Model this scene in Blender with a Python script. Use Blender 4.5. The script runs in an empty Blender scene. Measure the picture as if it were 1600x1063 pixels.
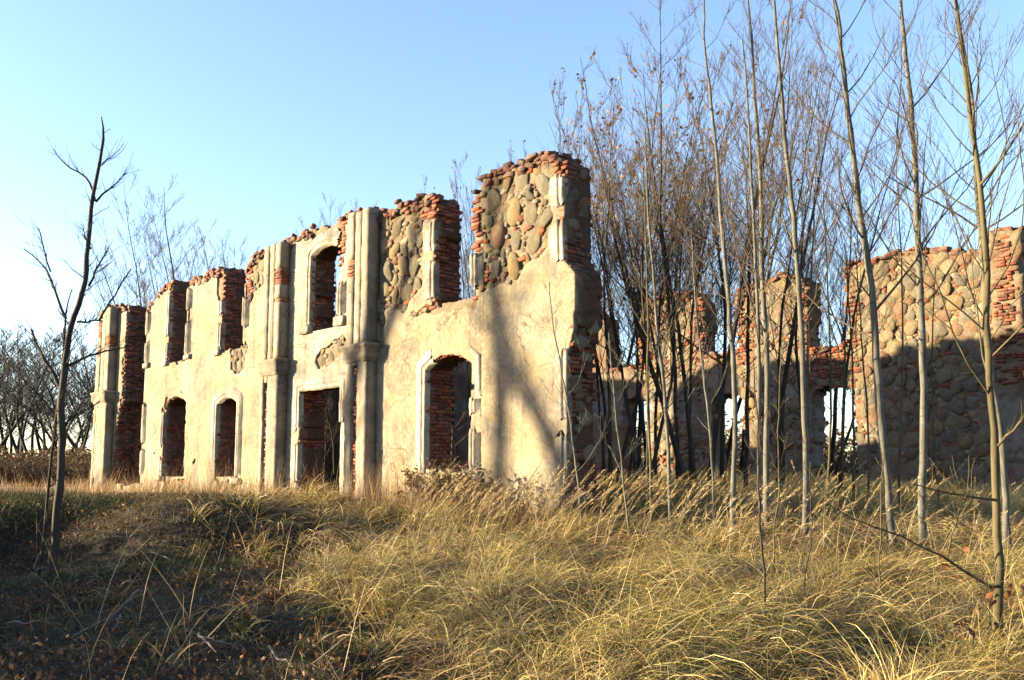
import bpy, math, random
import numpy as np
from mathutils import Vector, Matrix

# ------------------------------------------------------------------ camera, sky, sun
scn = bpy.context.scene
COL = scn.collection
EYE = 0.65                       # eye height above the ground at the foot of the ruin
FPX, CYP, TANP = 1450.0, 583.0, 0.1115
TH = math.atan(TANP)
CT, ST = math.cos(TH), math.sin(TH)
cam_d = bpy.data.cameras.new('camera')
cam = bpy.data.objects.new('camera', cam_d)
COL.objects.link(cam)
cam.location = (0, 0, EYE)
cam.rotation_euler = (math.pi / 2 + TH, 0, 0)
cam_d.sensor_width = 36.0
cam_d.lens = 36.0 * FPX / 1600.0
cam_d.shift_y = (CYP - 531.5) / 1600.0
cam_d.clip_end = 3000
scn.camera = cam

SUN_AZ, SUN_EL = math.radians(-89.0), math.radians(8.8)      # where the sun stands: due left of the view
sun_vec = Vector((math.sin(SUN_AZ) * math.cos(SUN_EL), math.cos(SUN_AZ) * math.cos(SUN_EL), math.sin(SUN_EL)))
sd = bpy.data.lights.new('sun', 'SUN')
sd.energy = 5.0
sd.angle = math.radians(0.53)
sd.color = (1.0, 0.81, 0.50)
so = bpy.data.objects.new('sun', sd)
COL.objects.link(so)
so.location = sun_vec * 60
so.rotation_euler = (-sun_vec).to_track_quat('-Z', 'Y').to_euler()

w = bpy.data.worlds.new('World')
scn.world = w
w.use_nodes = True
nt = w.node_tree
nt.nodes.clear()
wo = nt.nodes.new('ShaderNodeOutputWorld')
bg = nt.nodes.new('ShaderNodeBackground')
sky = nt.nodes.new('ShaderNodeTexSky')
sky.sky_type = 'NISHITA'
sky.sun_disc = False
sky.sun_elevation = SUN_EL
sky.sun_rotation = SUN_AZ
sky.altitude = 0
sky.air_density = 1.0
sky.dust_density = 0.5
sky.ozone_density = 3.0
bg.inputs[1].default_value = 0.115
tint = nt.nodes.new('ShaderNodeMix')
tint.data_type = 'RGBA'
tint.blend_type = 'MULTIPLY'
tint.inputs[0].default_value = 1.0
tint.inputs[7].default_value = (0.97, 0.81, 0.78, 1)
nt.links.new(sky.outputs[0], tint.inputs[6])
nt.links.new(tint.outputs[2], bg.inputs[0])
nt.links.new(bg.outputs[0], wo.inputs[0])

scn.view_settings.view_transform = 'Standard'
scn.view_settings.look = 'None'
scn.view_settings.exposure = 2.72
scn.view_settings.gamma = 1.0
scn.view_settings.use_curve_mapping = False
scn.cycles.max_bounces = 5
scn.cycles.diffuse_bounces = 3
scn.cycles.transparent_max_bounces = 4
scn.cycles.use_denoising = True

rng = np.random.default_rng(11)
random.seed(5)

# ------------------------------------------------------------------ photo geometry
AZ = math.atan(-1340 * CT / FPX)
TU = np.array([-math.sin(AZ), -math.cos(AZ)])     # along the facades, to the right and nearer
NV = np.array([math.cos(AZ), -math.sin(AZ)])      # into the building
D1, D2 = 11.7024, 24.6899                         # eye to the front wall / to the inner face of the back wall
WALL_ROT = math.atan2(TU[1], TU[0])


def px_ray(x, y):
    a, b = (x - 800.0) / FPX, -(y - CYP) / FPX
    return np.array([a, CT - ST * b, ST + CT * b])


def px_at(x, y, depth):
    r = px_ray(x, y)
    return r * (depth / r[1]) + np.array([0, 0, EYE])


def px_wall(x, y, D):
    r = px_ray(x, y)
    p = r * (D / (r[0] * NV[0] + r[1] * NV[1]))
    return p[0] * TU[0] + p[1] * TU[1], p[2] + EYE


def to_wall(X, Y):
    return X * TU[0] + Y * TU[1], X * NV[0] + Y * NV[1]


# ------------------------------------------------------------------ noise
def _hash(ix, iy, seed):
    h = (ix.astype(np.int64) * 374761393 + iy.astype(np.int64) * 668265263 + seed * 1442695041) & 0xFFFFFFFF
    h = ((h ^ (h >> 13)) * 1274126177) & 0xFFFFFFFF
    return ((h ^ (h >> 16)) & 0xFFFF) / 65535.0


def vnoise(x, y, seed=0):
    x, y = np.broadcast_arrays(np.asarray(x, float), np.asarray(y, float))
    ix, iy = np.floor(x), np.floor(y)
    fx, fy = x - ix, y - iy
    fx, fy = fx * fx * (3 - 2 * fx), fy * fy * (3 - 2 * fy)
    a, b = _hash(ix, iy, seed), _hash(ix + 1, iy, seed)
    c, d = _hash(ix, iy + 1, seed), _hash(ix + 1, iy + 1, seed)
    return (a + (b - a) * fx) * (1 - fy) + (c + (d - c) * fx) * fy


def fbm(x, y, seed=0, octs=4):
    s, a, t = 0, 0.5, 0
    for i in range(octs):
        s = s + a * vnoise(np.asarray(x) * 2 ** i, np.asarray(y) * 2 ** i, seed + 17 * i)
        t += a
        a *= 0.5
    return s / t - 0.5


def sstep(a, b, x):
    t = np.clip((np.asarray(x, float) - a) / (b - a), 0, 1)
    return t * t * (3 - 2 * t)


# ------------------------------------------------------------------ mesh + object helpers
def mesh_from(name, V, polys, mat, smooth=False, col=None):
    me = bpy.data.meshes.new(name)
    V = np.ascontiguousarray(V, dtype=np.float32)
    polys = [np.asarray(p, dtype=np.int32) for p in polys if len(p)]
    me.vertices.add(len(V))
    me.vertices.foreach_set('co', V.ravel())
    loops = np.concatenate([p.ravel() for p in polys])
    tot = np.concatenate([np.full(len(p), p.shape[1], np.int32) for p in polys])
    start = np.concatenate([[0], np.cumsum(tot)[:-1]]).astype(np.int32)
    me.loops.add(len(loops))
    me.loops.foreach_set('vertex_index', loops)
    me.polygons.add(len(tot))
    me.polygons.foreach_set('loop_start', start)
    me.polygons.foreach_set('loop_total', tot)
    if smooth:
        me.polygons.foreach_set('use_smooth', np.ones(len(tot), bool))
    me.update(calc_edges=True)
    if col is not None:
        c = np.ones((len(V), 4), np.float32)
        c[:, :3] = col
        at = me.color_attributes.new('col', 'FLOAT_COLOR', 'POINT')
        at.data.foreach_set('color', c.ravel())
    if mat:
        me.materials.append(mat)
    return me


def link(name, data, parent=None, loc=None, rot=None, scale=None):
    o = bpy.data.objects.new(name, data)
    COL.objects.link(o)
    if parent:
        o.parent = parent
    if loc is not None:
        o.location = loc
    if rot is not None:
        o.rotation_euler = rot
    if scale is not None:
        o.scale = scale
    return o


def tag(o, label=None, cat=None, group=None, kind=None):
    if label:
        o['label'] = label
    if cat:
        o['category'] = cat
    if group:
        o['group'] = group
    if kind:
        o['kind'] = kind
    return o


class Acc:
    """collects vertices, faces and colours of many pieces of one mesh"""
    def __init__(self):
        self.V, self.P, self.C, self.n = [], {}, [], 0

    def add(self, V, polys, col=None):
        V = np.asarray(V, float)
        for p in polys:
            p = np.asarray(p)
            if len(p):
                self.P.setdefault(p.shape[1], []).append(p + self.n)
        self.V.append(V)
        if col is not None:
            c = np.asarray(col, float)
            self.C.append(np.broadcast_to(c, (len(V), 3)) if c.ndim == 1 else c)
        self.n += len(V)

    def mesh(self, name, mat, smooth=False):
        return mesh_from(name, np.concatenate(self.V), [np.concatenate(v) for v in self.P.values()], mat, smooth,
                         np.concatenate(self.C) if self.C else None)


# ------------------------------------------------------------------ materials
def new_mat(name):
    m = bpy.data.materials.new(name)
    m.use_nodes = True
    t = m.node_tree
    b = t.nodes['Principled BSDF']
    b.inputs['Specular IOR Level'].default_value = 0.25
    return m, t, b


def N(t, kind, **kw):
    n = t.nodes.new(kind)
    for k, v in kw.items():
        if k.startswith('i_'):
            key = k[2:]
            n.inputs[int(key) if key.isdigit() else key].default_value = v
        else:
            setattr(n, k, v)
    return n


def noise(t, scale, detail=5, rough=0.6, vec=None):
    n = N(t, 'ShaderNodeTexNoise')
    n.inputs['Scale'].default_value = scale
    n.inputs['Detail'].default_value = detail
    n.inputs['Roughness'].default_value = rough
    if vec is None:
        tc = N(t, 'ShaderNodeTexCoord')
        vec = tc.outputs['Object']
    t.links.new(vec, n.inputs['Vector'])
    return n.outputs[0]


def ramp(t, fac, stops):
    r = N(t, 'ShaderNodeValToRGB')
    e = r.color_ramp.elements
    while len(e) < len(stops):
        e.new(0.5)
    for i, (p, c) in enumerate(stops):
        e[i].position = p
        e[i].color = (*c, 1) if len(c) == 3 else c
    t.links.new(fac, r.inputs[0])
    return r.outputs[0]


def mix(t, a, b, fac, mode='MIX'):
    m = N(t, 'ShaderNodeMix', data_type='RGBA', blend_type=mode)
    for sock, v in ((m.inputs[0], fac), (m.inputs[6], a), (m.inputs[7], b)):
        if isinstance(v, (int, float)):
            sock.default_value = v
        elif isinstance(v, tuple):
            sock.default_value = (*v, 1)
        else:
            t.links.new(v, sock)
    return m.outputs[2]


def bump(t, b, h, strength, dist):
    n = N(t, 'ShaderNodeBump')
    n.inputs['Strength'].default_value = strength
    n.inputs['Distance'].default_value = dist
    t.links.new(h, n.inputs['Height'])
    t.links.new(n.outputs[0], b.inputs['Normal'])
    return n


def colattr(t):
    a = N(t, 'ShaderNodeAttribute', attribute_name='col')
    return a.outputs['Color']


def albedo(t, c, k):
    return mix(t, c, (k, k, k), 1.0, 'MULTIPLY')


W01 = lambda a, b: [(0.0, (a, a, a)), (1.0, (b, b, b))]


def mat_plaster(name, grain=13.0, gstr=1.0, speck=0.95, dirt=1.0):
    m, t, b = new_mat(name)
    base = colattr(t)
    tc0 = N(t, 'ShaderNodeTexCoord')
    big = noise(t, 0.8, 8, 0.68)
    c = mix(t, base, (0.17, 0.16, 0.15), ramp(t, big, [(0.45, (0, 0, 0)), (0.62, (0.85 * dirt,) * 3)]))
    mid = noise(t, 3.3, 8, 0.72)
    c = mix(t, c, (0.50, 0.43, 0.31), ramp(t, mid, [(0.50, (0, 0, 0)), (0.66, (0.6,) * 3)]))
    warm = noise(t, 1.5, 7, 0.66)
    c = mix(t, c, (0.38, 0.235, 0.10), ramp(t, warm, [(0.50, (0, 0, 0)), (0.68, (0.5,) * 3)]))
    mp = N(t, 'ShaderNodeMapping')                       # rain streaks run down the wall
    mp.inputs['Scale'].default_value = (3.2, 3.2, 0.22)
    t.links.new(tc0.outputs['Object'], mp.inputs[0])
    st = noise(t, 1.6, 6, 0.7, mp.outputs[0])
    c = mix(t, c, (0.13, 0.105, 0.08), ramp(t, st, [(0.54, (0, 0, 0)), (0.72, (0.8 * dirt,) * 3)]))
    fine = noise(t, grain, 6, 0.8)
    rough_at = ramp(t, noise(t, 0.55, 4, 0.6), [(0.38, (speck * 0.3,) * 3), (0.6, (speck,) * 3)])
    c = mix(t, c, ramp(t, fine, [(0.32, (0.35, 0.32, 0.30)), (0.60, (1.18, 1.18, 1.18))]), rough_at, 'MULTIPLY')
    # hairline cracks
    tc = N(t, 'ShaderNodeTexCoord')
    vo = N(t, 'ShaderNodeTexVoronoi', feature='DISTANCE_TO_EDGE')
    vo.inputs['Scale'].default_value = 0.75
    wob = N(t, 'ShaderNodeMix', data_type='RGBA', blend_type='ADD')
    nz = N(t, 'ShaderNodeTexNoise')
    nz.inputs['Scale'].default_value = 3.0
    nz.inputs['Detail'].default_value = 6
    t.links.new(tc.outputs['Object'], nz.inputs['Vector'])
    wob.inputs[0].default_value = 0.45
    t.links.new(tc.outputs['Object'], wob.inputs[6])
    t.links.new(nz.outputs['Color'], wob.inputs[7])
    t.links.new(wob.outputs[2], vo.inputs['Vector'])
    crack = ramp(t, vo.outputs['Distance'], [(0.0, (1, 1, 1)), (0.012, (0, 0, 0))])
    where = ramp(t, noise(t, 0.6, 3, 0.5), [(0.46, (0, 0, 0)), (0.54, (1, 1, 1))])
    cf = mix(t, crack, where, 1.0, 'MULTIPLY')
    c = mix(t, c, (0.16, 0.11, 0.07), cf)
    t.links.new(albedo(t, c, 0.44), b.inputs['Base Color'])
    b.inputs['Roughness'].default_value = 0.95
    h = mix(t, fine, mid, 0.35)
    bump(t, b, h, gstr, 0.02)
    return m


def mat_col(name, rough=0.9, vs=20.0, var=0.5, bs=40.0, bstr=0.4, bd=0.01, tint=None, k=0.50):
    """colour attribute broken up by two noises, with fine relief"""
    m, t, b = new_mat(name)
    c = colattr(t)
    c = mix(t, c, ramp(t, noise(t, vs, 6, 0.7), [(0.25, (0.45, 0.45, 0.45)), (0.7, (1.25, 1.25, 1.25))]), var, 'MULTIPLY')
    if tint:
        c = mix(t, c, tint, ramp(t, noise(t, vs * 0.4, 5, 0.65), [(0.52, (0, 0, 0)), (0.68, (0.8,) * 3)]))
    t.links.new(albedo(t, c, k), b.inputs['Base Color'])
    b.inputs['Roughness'].default_value = rough
    bump(t, b, noise(t, bs, 6, 0.7), bstr, bd)
    return m


def mat_leaf(name, trans=0.35, rough=0.6, k=0.60):
    m, t, b = new_mat(name)
    c = albedo(t, colattr(t), k)
    t.links.new(c, b.inputs['Base Color'])
    b.inputs['Roughness'].default_value = rough
    b.inputs['Specular IOR Level'].default_value = 0.3
    tr = N(t, 'ShaderNodeBsdfTranslucent')
    t.links.new(c, tr.inputs[0])
    mx = N(t, 'ShaderNodeMixShader')
    mx.inputs[0].default_value = trans
    t.links.new(b.outputs[0], mx.inputs[1])
    t.links.new(tr.outputs[0], mx.inputs[2])
    t.links.new(mx.outputs[0], t.nodes['Material Output'].inputs[0])
    return m


def mat_bark(name, c1, c2, c3, scale=9.0):
    m, t, b = new_mat(name)
    tc = N(t, 'ShaderNodeTexCoord')
    mp = N(t, 'ShaderNodeMapping')
    mp.inputs['Scale'].default_value = (1, 1, 0.25)
    t.links.new(tc.outputs['Object'], mp.inputs[0])
    n1 = noise(t, scale, 5, 0.65, mp.outputs[0])
    c = ramp(t, n1, [(0.3, c1), (0.5, c2), (0.72, c3)])
    mp2 = N(t, 'ShaderNodeMapping')
    mp2.inputs['Scale'].default_value = (1.5, 1.5, 9)
    t.links.new(tc.outputs['Object'], mp2.inputs[0])
    n2 = noise(t, 3.0, 4, 0.6, mp2.outputs[0])
    c = mix(t, c, tuple(x * 0.35 for x in c1), ramp(t, n2, [(0.6, (0, 0, 0)), (0.7, (0.7,) * 3)]))
    t.links.new(albedo(t, c, 0.50), b.inputs['Base Color'])
    b.inputs['Roughness'].default_value = 0.85
    bump(t, b, n1, 0.5, 0.01)
    return m


M_PLASTER = mat_plaster('roughcast_plaster')
M_TRIM = mat_plaster('smooth_plaster', grain=12, gstr=0.5, speck=0.5, dirt=1.15)
M_BRICK = mat_col('old_brick', 0.9, 9, 0.85, 30, 0.7, 0.02, tint=(0.24, 0.18, 0.135), k=0.52)
M_STONE = mat_col('field_stone', 0.9, 4.0, 0.75, 11, 0.9, 0.05, tint=(0.40, 0.335, 0.235), k=0.47)
M_RUBBLE = mat_col('lime_mortar_rubble', 0.95, 9, 0.8, 24, 1.0, 0.05, tint=(0.26, 0.12, 0.07), k=0.43)
M_GROUND = mat_col('earth', 1.0, 9, 0.8, 20, 1.0, 0.06, k=0.30)
M_GRASS = mat_leaf('dry_grass', 0.30, 0.55, 0.80)
M_LEAF = mat_leaf('dead_leaf', 0.30, 0.7, 0.5)
M_TURF = mat_leaf('rough_turf', 0.25, 0.6, 0.34)
M_PALE = mat_bark('pale_aspen_bark', (0.06, 0.056, 0.046), (0.145, 0.138, 0.115), (0.235, 0.225, 0.195), 14.0)
M_OLIVE = mat_bark('olive_bark', (0.0504, 0.0396, 0.018), (0.1152, 0.0936, 0.0432), (0.1656, 0.1368, 0.072))
M_DARK = mat_bark('dark_bark', (0.0225, 0.018, 0.0135), (0.0562, 0.0435, 0.0315), (0.09, 0.0713, 0.0525))
M_TWIG = mat_bark('brown_twig_bark', (0.058, 0.040, 0.024), (0.125, 0.09, 0.056), (0.19, 0.14, 0.09))
M_BLACK = mat_bark('woodland_bark', (0.012, 0.011, 0.011), (0.03, 0.027, 0.025), (0.05, 0.043, 0.038))
M_DEADWOOD = mat_bark('dead_wood', (0.07, 0.058, 0.045), (0.15, 0.125, 0.095), (0.22, 0.185, 0.14))


# ------------------------------------------------------------------ ground
def gh(X, Y):
    X, Y = np.asarray(X, float), np.asarray(Y, float)
    mid = -0.95 + 0.97 * np.clip((Y - 6.5) / 13.5, 0, 1) ** 0.9
    bk = 13.1 + 1.6 * fbm(X * 0.35, Y * 0.1, 3)
    left = -0.88 + 0.9 * sstep(bk, bk + 2.3, Y) + 0.1 * sstep(6, 12, Y)
    wl = sstep(-2.6, -5.2, X + 0.8 * fbm(X * .5, Y * .5, 8))
    z = mid * (1 - wl) + left * wl
    near = np.exp(-(np.maximum(Y - 22, 0) / 15) ** 2)
    z = z + near * (0.26 * fbm(X * 0.5, Y * 0.5, 21) + 0.20 * fbm(X * 1.3, Y * 1.3, 31, 3))
    # the little mound by the bare tree, and rubble banked inside the ruin
    z = z + 0.30 * np.exp(-(((X + 5.0) / 1.3) ** 2 + ((Y - 14.2) / 1.5) ** 2))
    u, v = to_wall(X, Y)
    z = z + 0.22 * sstep(D1 + .3, D1 + 3, v) * sstep(D2 + 5, D2 - 1, v) * sstep(-37, -35, u) * sstep(-9, -13, u)
    return z + 0.012 * np.maximum(Y - 45, 0) * 0.2


def axis(lo, hi, step, far_lo, far_hi, nfar):
    a = np.arange(lo, hi + step / 2, step)
    g = np.linspace(0, 1, nfar + 1)[1:] ** 2.2
    return np.concatenate([(lo - (lo - far_lo) * g)[::-1], a, hi + (far_hi - hi) * g])


gx = axis(-16, 20, 0.2, -700, 700, 26)
gy = axis(1, 38, 0.2, -400, 1200, 30)
GX, GY = np.meshgrid(gx, gy, indexing='ij')
GZ = gh(GX, GY)
nx, ny = GX.shape
idx = np.arange(nx * ny).reshape(nx, ny)
quads = np.stack([idx[:-1, :-1], idx[1:, :-1], idx[1:, 1:], idx[:-1, 1:]], -1).reshape(-1, 4)
gu, gv = to_wall(GX, GY)
cL = np.array([0.060, 0.042, 0.026])
cS = np.array([0.15, 0.115, 0.055])
cM = np.array([0.060, 0.066, 0.018])
cSand = np.array([0.50, 0.35, 0.19])
f1 = fbm(GX * .5, GY * .5, 40)
ms = sstep(-3.5, -0.5, GX + 2 * f1)[..., None]
gc = cL * (1 - ms) + cS * ms * 0.7 + cL * ms * 0.3
moss = (sstep(0.02, 0.14, fbm(GX * .7, GY * .7, 51)) * sstep(-1, -4, GX) * sstep(22, 15, GY))[..., None]
gc = gc * (1 - moss) + cM * moss
sand = (np.exp(-(((GX + 6.5) / 0.6) ** 2 + ((GY - 13.2) / 0.45) ** 2)) * 1.3).clip(0, 1)[..., None]
gc = gc * (1 - sand) + cSand * sand
far = sstep(24, 60, GY)[..., None]
gc = gc * (1 - far) + np.array([0.19, 0.125, 0.06]) * far
ground = link('ground', mesh_from('ground', np.stack([GX, GY, GZ], -1).reshape(-1, 3), [quads], M_GROUND, True, gc.reshape(-1, 3)))
tag(ground, kind='structure')


# ------------------------------------------------------------------ wall building kit
def in_poly(px, py, poly):
    r = np.zeros(px.shape, bool)
    n = len(poly)
    for i in range(n):
        x1, y1 = poly[i]
        x2, y2 = poly[(i + 1) % n]
        if y1 == y2:
            continue
        c = ((y1 > py) != (y2 > py)) & (px < (x2 - x1) * (py - y1) / (y2 - y1) + x1)
        r ^= c
    return r


def slab(us, hs, mask, yf, yb, du, dh, smooth_iter=0, levels=1, back=True, side_jit=0.0, seed=0):
    """a plate cut out of a grid: front at yf (per grid vertex), edge walls back to yb"""
    nu, nh = len(us), len(hs)
    U, H = np.meshgrid(us, hs, indexing='ij')
    U, H = U + du, H + dh
    vid = np.arange(nu * nh).reshape(nu, nh)
    m = np.zeros((nu + 1, nh + 1), bool)
    m[1:-1, 1:-1] = mask                     # m[i+1,j+1] = cell (i,j)
    a, b_, c, d = vid[:-1, :-1], vid[1:, :-1], vid[1:, 1:], vid[:-1, 1:]
    front = np.stack([a, b_, c, d], -1)[mask]
    E = []
    # boundary edges, wound so that the side faces point outwards
    core = m[1:, 1:-1]                       # cells i (0..nu-1 incl pad)
    left = m[:-1, 1:-1]
    s = core & ~left                          # cell on the right only: left edge of a cell
    i, j = np.nonzero(s[:nu])
    E.append(np.stack([vid[i, j + 1], vid[i, j]], -1))
    s = left & ~core
    i, j = np.nonzero(s[:nu])
    E.append(np.stack([vid[i, j], vid[i, j + 1]], -1))
    up, dn = m[1:-1, 1:], m[1:-1, :-1]
    s = up & ~dn
    i, j = np.nonzero(s[:, :nh])
    E.append(np.stack([vid[i, j], vid[i + 1, j]], -1))
    s = dn & ~up
    i, j = np.nonzero(s[:, :nh])
    E.append(np.stack([vid[i + 1, j], vid[i, j]], -1))
    E = np.concatenate(E)
    P = np.stack([U.ravel(), np.broadcast_to(yf, U.shape).ravel(), H.ravel()], -1)
    for _ in range(smooth_iter):
        acc = np.zeros((len(P), 2))
        cnt = np.zeros(len(P))
        for k in (0, 1):
            np.add.at(acc, E[:, k], P[E[:, 1 - k]][:, [0, 2]])
            np.add.at(cnt, E[:, k], 1)
        b = cnt > 0
        P[b, 0] = 0.4 * P[b, 0] + 0.6 * acc[b, 0] / cnt[b]
        P[b, 2] = 0.4 * P[b, 2] + 0.6 * acc[b, 1] / cnt[b]
    used = np.unique(front)
    bv = np.unique(E)
    remap = np.full(len(P), -1)
    remap[used] = np.arange(len(used))
    V = [P[used]]
    polys = [remap[front]]
    bmap = np.full(len(P), -1)
    bmap[bv] = np.arange(len(bv))
    r = np.random.default_rng(seed + 99)
    off = len(used)
    prev = remap[E]
    for L in range(1, levels + 1):
        f = L / levels
        Q = P[bv].copy()
        Q[:, 1] = Q[:, 1] * (1 - f) + yb * f
        if side_jit:
            Q[:, 0] += r.normal(0, side_jit, len(Q))
            Q[:, 2] += r.normal(0, side_jit, len(Q))
            Q[:, 1] += r.normal(0, side_jit * 0.4, len(Q))
        V.append(Q)
        cur = bmap[E] + off
        polys.append(np.stack([prev[:, 1], prev[:, 0], cur[:, 0], cur[:, 1]], -1))
        prev = cur
        off += len(Q)
    if back:
        Q = P[used].copy()
        Q[:, 1] = yb + r.normal(0, 0.015, len(Q))
        V.append(Q)
        polys.append(remap[front][:, ::-1] + off)
    return np.concatenate(V), polys


def box_V(u0, u1, y0, y1, h0, h1):
    return np.array([[u0, y0, h0], [u1, y0, h0], [u1, y1, h0], [u0, y1, h0], [u0, y0, h1], [u1, y0, h1], [u1, y1, h1], [u0, y1, h1]], float)


BOX_F = np.array([[0, 3, 2, 1], [4, 5, 6, 7], [0, 1, 5, 4], [1, 2, 6, 5], [2, 3, 7, 6], [3, 0, 4, 7]])


def rough_box(u0, u1, y0, y1, h0, h1, step=0.12, jit=0.006, seed=0):
    """subdivided box with slightly wandering faces and worn edges"""
    nu, nyy, nh = [max(1, int(round(abs(b - a) / step))) for a, b in ((u0, u1), (y0, y1), (h0, h1))]
    acc, key = [], {}
    polys = []

    def vid(i, j, k):
        q = (i, j, k)
        if q not in key:
            key[q] = len(acc)
            acc.append((u0 + (u1 - u0) * i / nu, y0 + (y1 - y0) * j / nyy, h0 + (h1 - h0) * k / nh))
        return key[q]
    for i in range(nu):
        for k in range(nh):
            polys.append([vid(i, 0, k), vid(i + 1, 0, k), vid(i + 1, 0, k + 1), vid(i, 0, k + 1)])
            polys.append([vid(i, nyy, k + 1), vid(i + 1, nyy, k + 1), vid(i + 1, nyy, k), vid(i, nyy, k)])
    for j in range(nyy):
        for k in range(nh):
            polys.append([vid(nu, j, k), vid(nu, j + 1, k), vid(nu, j + 1, k + 1), vid(nu, j, k + 1)])
            polys.append([vid(0, j, k + 1), vid(0, j + 1, k + 1), vid(0, j + 1, k), vid(0, j, k)])
    for i in range(nu):
        for j in range(nyy):
            polys.append([vid(i, j, nh), vid(i + 1, j, nh), vid(i + 1, j + 1, nh), vid(i, j + 1, nh)])
            polys.append([vid(i, j + 1, 0), vid(i + 1, j + 1, 0), vid(i + 1, j, 0), vid(i, j, 0)])
    V = np.array(acc)
    r = np.random.default_rng(seed)
    V = V + r.normal(0, jit, V.shape)
    return V, [np.array(polys)]


def chamfer_brick(seed):
    r = np.random.default_rng(seed)
    c = 0.10
    V, ids = [], {}
    for sx in (-1, 1):
        for sy in (-1, 1):
            for sz in (-1, 1):
                jit = r.normal(0, 0.045, 3)
                cx = c * r.uniform(0.5, 2.0)
                for ax in range(3):
                    p = np.array([sx, sy, sz], float) * 0.5
                    for o in range(3):
                        if o != ax:
                            p[o] *= 1 - cx * (1.0 if o != 0 else 0.45)
                    ids[(sx, sy, sz, ax)] = len(V)
                    V.append(p + jit * np.array([0.5, 0.7, 1.0]))
    V = np.array(V)
    polys4, polys3 = [], []
    for ax in range(3):
        o1, o2 = [(1, 2), (2, 0), (0, 1)][ax]
        for s in (-1, 1):
            q = []
            for a, b in ((-1, -1), (1, -1), (1, 1), (-1, 1)):
                k = [0, 0, 0]
                k[ax], k[o1], k[o2] = s, a, b
                q.append(ids[(*k, ax)])
            polys4.append(q if s > 0 else q[::-1])
    for ax in range(3):                                   # the twelve chamfered edges
        o1, o2 = [(1, 2), (2, 0), (0, 1)][ax]
        for a in (-1, 1):
            for b in (-1, 1):
                k0, k1 = [0, 0, 0], [0, 0, 0]
                k0[ax], k1[ax] = -1, 1
                k0[o1] = k1[o1] = a
                k0[o2] = k1[o2] = b
                q = [ids[(*k0, o1)], ids[(*k1, o1)], ids[(*k1, o2)], ids[(*k0, o2)]]
                polys4.append(q if a * b < 0 else q[::-1])
    for sx in (-1, 1):
        for sy in (-1, 1):
            for sz in (-1, 1):
                q = [ids[(sx, sy, sz, 0)], ids[(sx, sy, sz, 1)], ids[(sx, sy, sz, 2)]]
                polys3.append(q if sx * sy * sz > 0 else q[::-1])
    return V, [np.array(polys4), np.array(polys3)]


BRICK_COLS = [tuple(c * 0.95 for c in q) for q in [(0.40, 0.115, 0.05), (0.33, 0.085, 0.04), (0.46, 0.16, 0.07), (0.24, 0.075, 0.045), (0.36, 0.16, 0.09), (0.19, 0.075, 0.05),
              (0.42, 0.12, 0.045), (0.30, 0.12, 0.075)]]
BRICK_SHAPES = [chamfer_brick(i) for i in range(8)]
BRICK_MESH = [mesh_from('brick', V, P, M_BRICK, False, np.array(BRICK_COLS[i])) for i, (V, P) in enumerate(BRICK_SHAPES)]
CRUST_COLS = [(0.17, 0.065, 0.042), (0.24, 0.085, 0.05), (0.14, 0.07, 0.05), (0.30, 0.10, 0.05), (0.20, 0.10, 0.07), (0.11, 0.06, 0.045), (0.26, 0.11, 0.06), (0.20, 0.13, 0.09)]
CRUST_MESH = [mesh_from('weathered_brick', V, P, M_BRICK, False, np.array(CRUST_COLS[i])) for i, (V, P) in enumerate(BRICK_SHAPES)]


def ico(sub):
    p = (1 + 5 ** .5) / 2
    V = np.array([(-1, p, 0), (1, p, 0), (-1, -p, 0), (1, -p, 0), (0, -1, p), (0, 1, p), (0, -1, -p), (0, 1, -p), (p, 0, -1), (p, 0, 1), (-p, 0, -1), (-p, 0, 1)], float)
    V /= np.linalg.norm(V[0])
    F = [(0, 11, 5), (0, 5, 1), (0, 1, 7), (0, 7, 10), (0, 10, 11), (1, 5, 9), (5, 11, 4), (11, 10, 2), (10, 7, 6), (7, 1, 8),
         (3, 9, 4), (3, 4, 2), (3, 2, 6), (3, 6, 8), (3, 8, 9), (4, 9, 5), (2, 4, 11), (6, 2, 10), (8, 6, 7), (9, 8, 1)]
    V = [tuple(v) for v in V]
    for _ in range(sub):
        mid, G = {}, []

        def md(a, b):
            k = (min(a, b), max(a, b))
            if k not in mid:
                q = np.array(V[a]) + np.array(V[b])
                V.append(tuple(q / np.linalg.norm(q)))
                mid[k] = len(V) - 1
            return mid[k]
        for a, b, c in F:
            x, y, z = md(a, b), md(b, c), md(c, a)
            G += [(a, x, z), (b, y, x), (c, z, y), (x, y, z)]
        F = G
    return np.array(V), np.array(F)


ICO0, ICO1, ICO2 = ico(0), ico(1), ico(2)
STONE_COLS = [tuple(0.98 * c for c in q) for q in [(0.33, 0.26, 0.15), (0.27, 0.22, 0.145), (0.38, 0.29, 0.165), (0.23, 0.195, 0.145), (0.36, 0.25, 0.12), (0.30, 0.26, 0.19),
              (0.41, 0.34, 0.22), (0.25, 0.20, 0.12), (0.33, 0.20, 0.12), (0.29, 0.25, 0.17)]]


def stone_shape(i):
    r = np.random.default_rng(300 + i)
    V, F = ICO2
    V = V.copy()
    for _ in range(8):                                     # a few flattened facets, then softened lumps
        n = r.normal(size=3)
        n /= np.linalg.norm(n)
        d = V @ n
        lim = r.uniform(0.66, 0.92)
        V -= np.outer(np.clip(d - lim, 0, None) * 0.9, n)
    V *= (1 + 0.22 * fbm(V[:, 0] * 1.4 + i * 7, V[:, 1] * 1.4 + V[:, 2] * 1.9, 60 + i, 3) + 0.10 * fbm(V[:, 0] * 5 + i * 3, V[:, 1] * 5 + V[:, 2] * 6.1, 80 + i, 2))[:, None]
    return V, F


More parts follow.
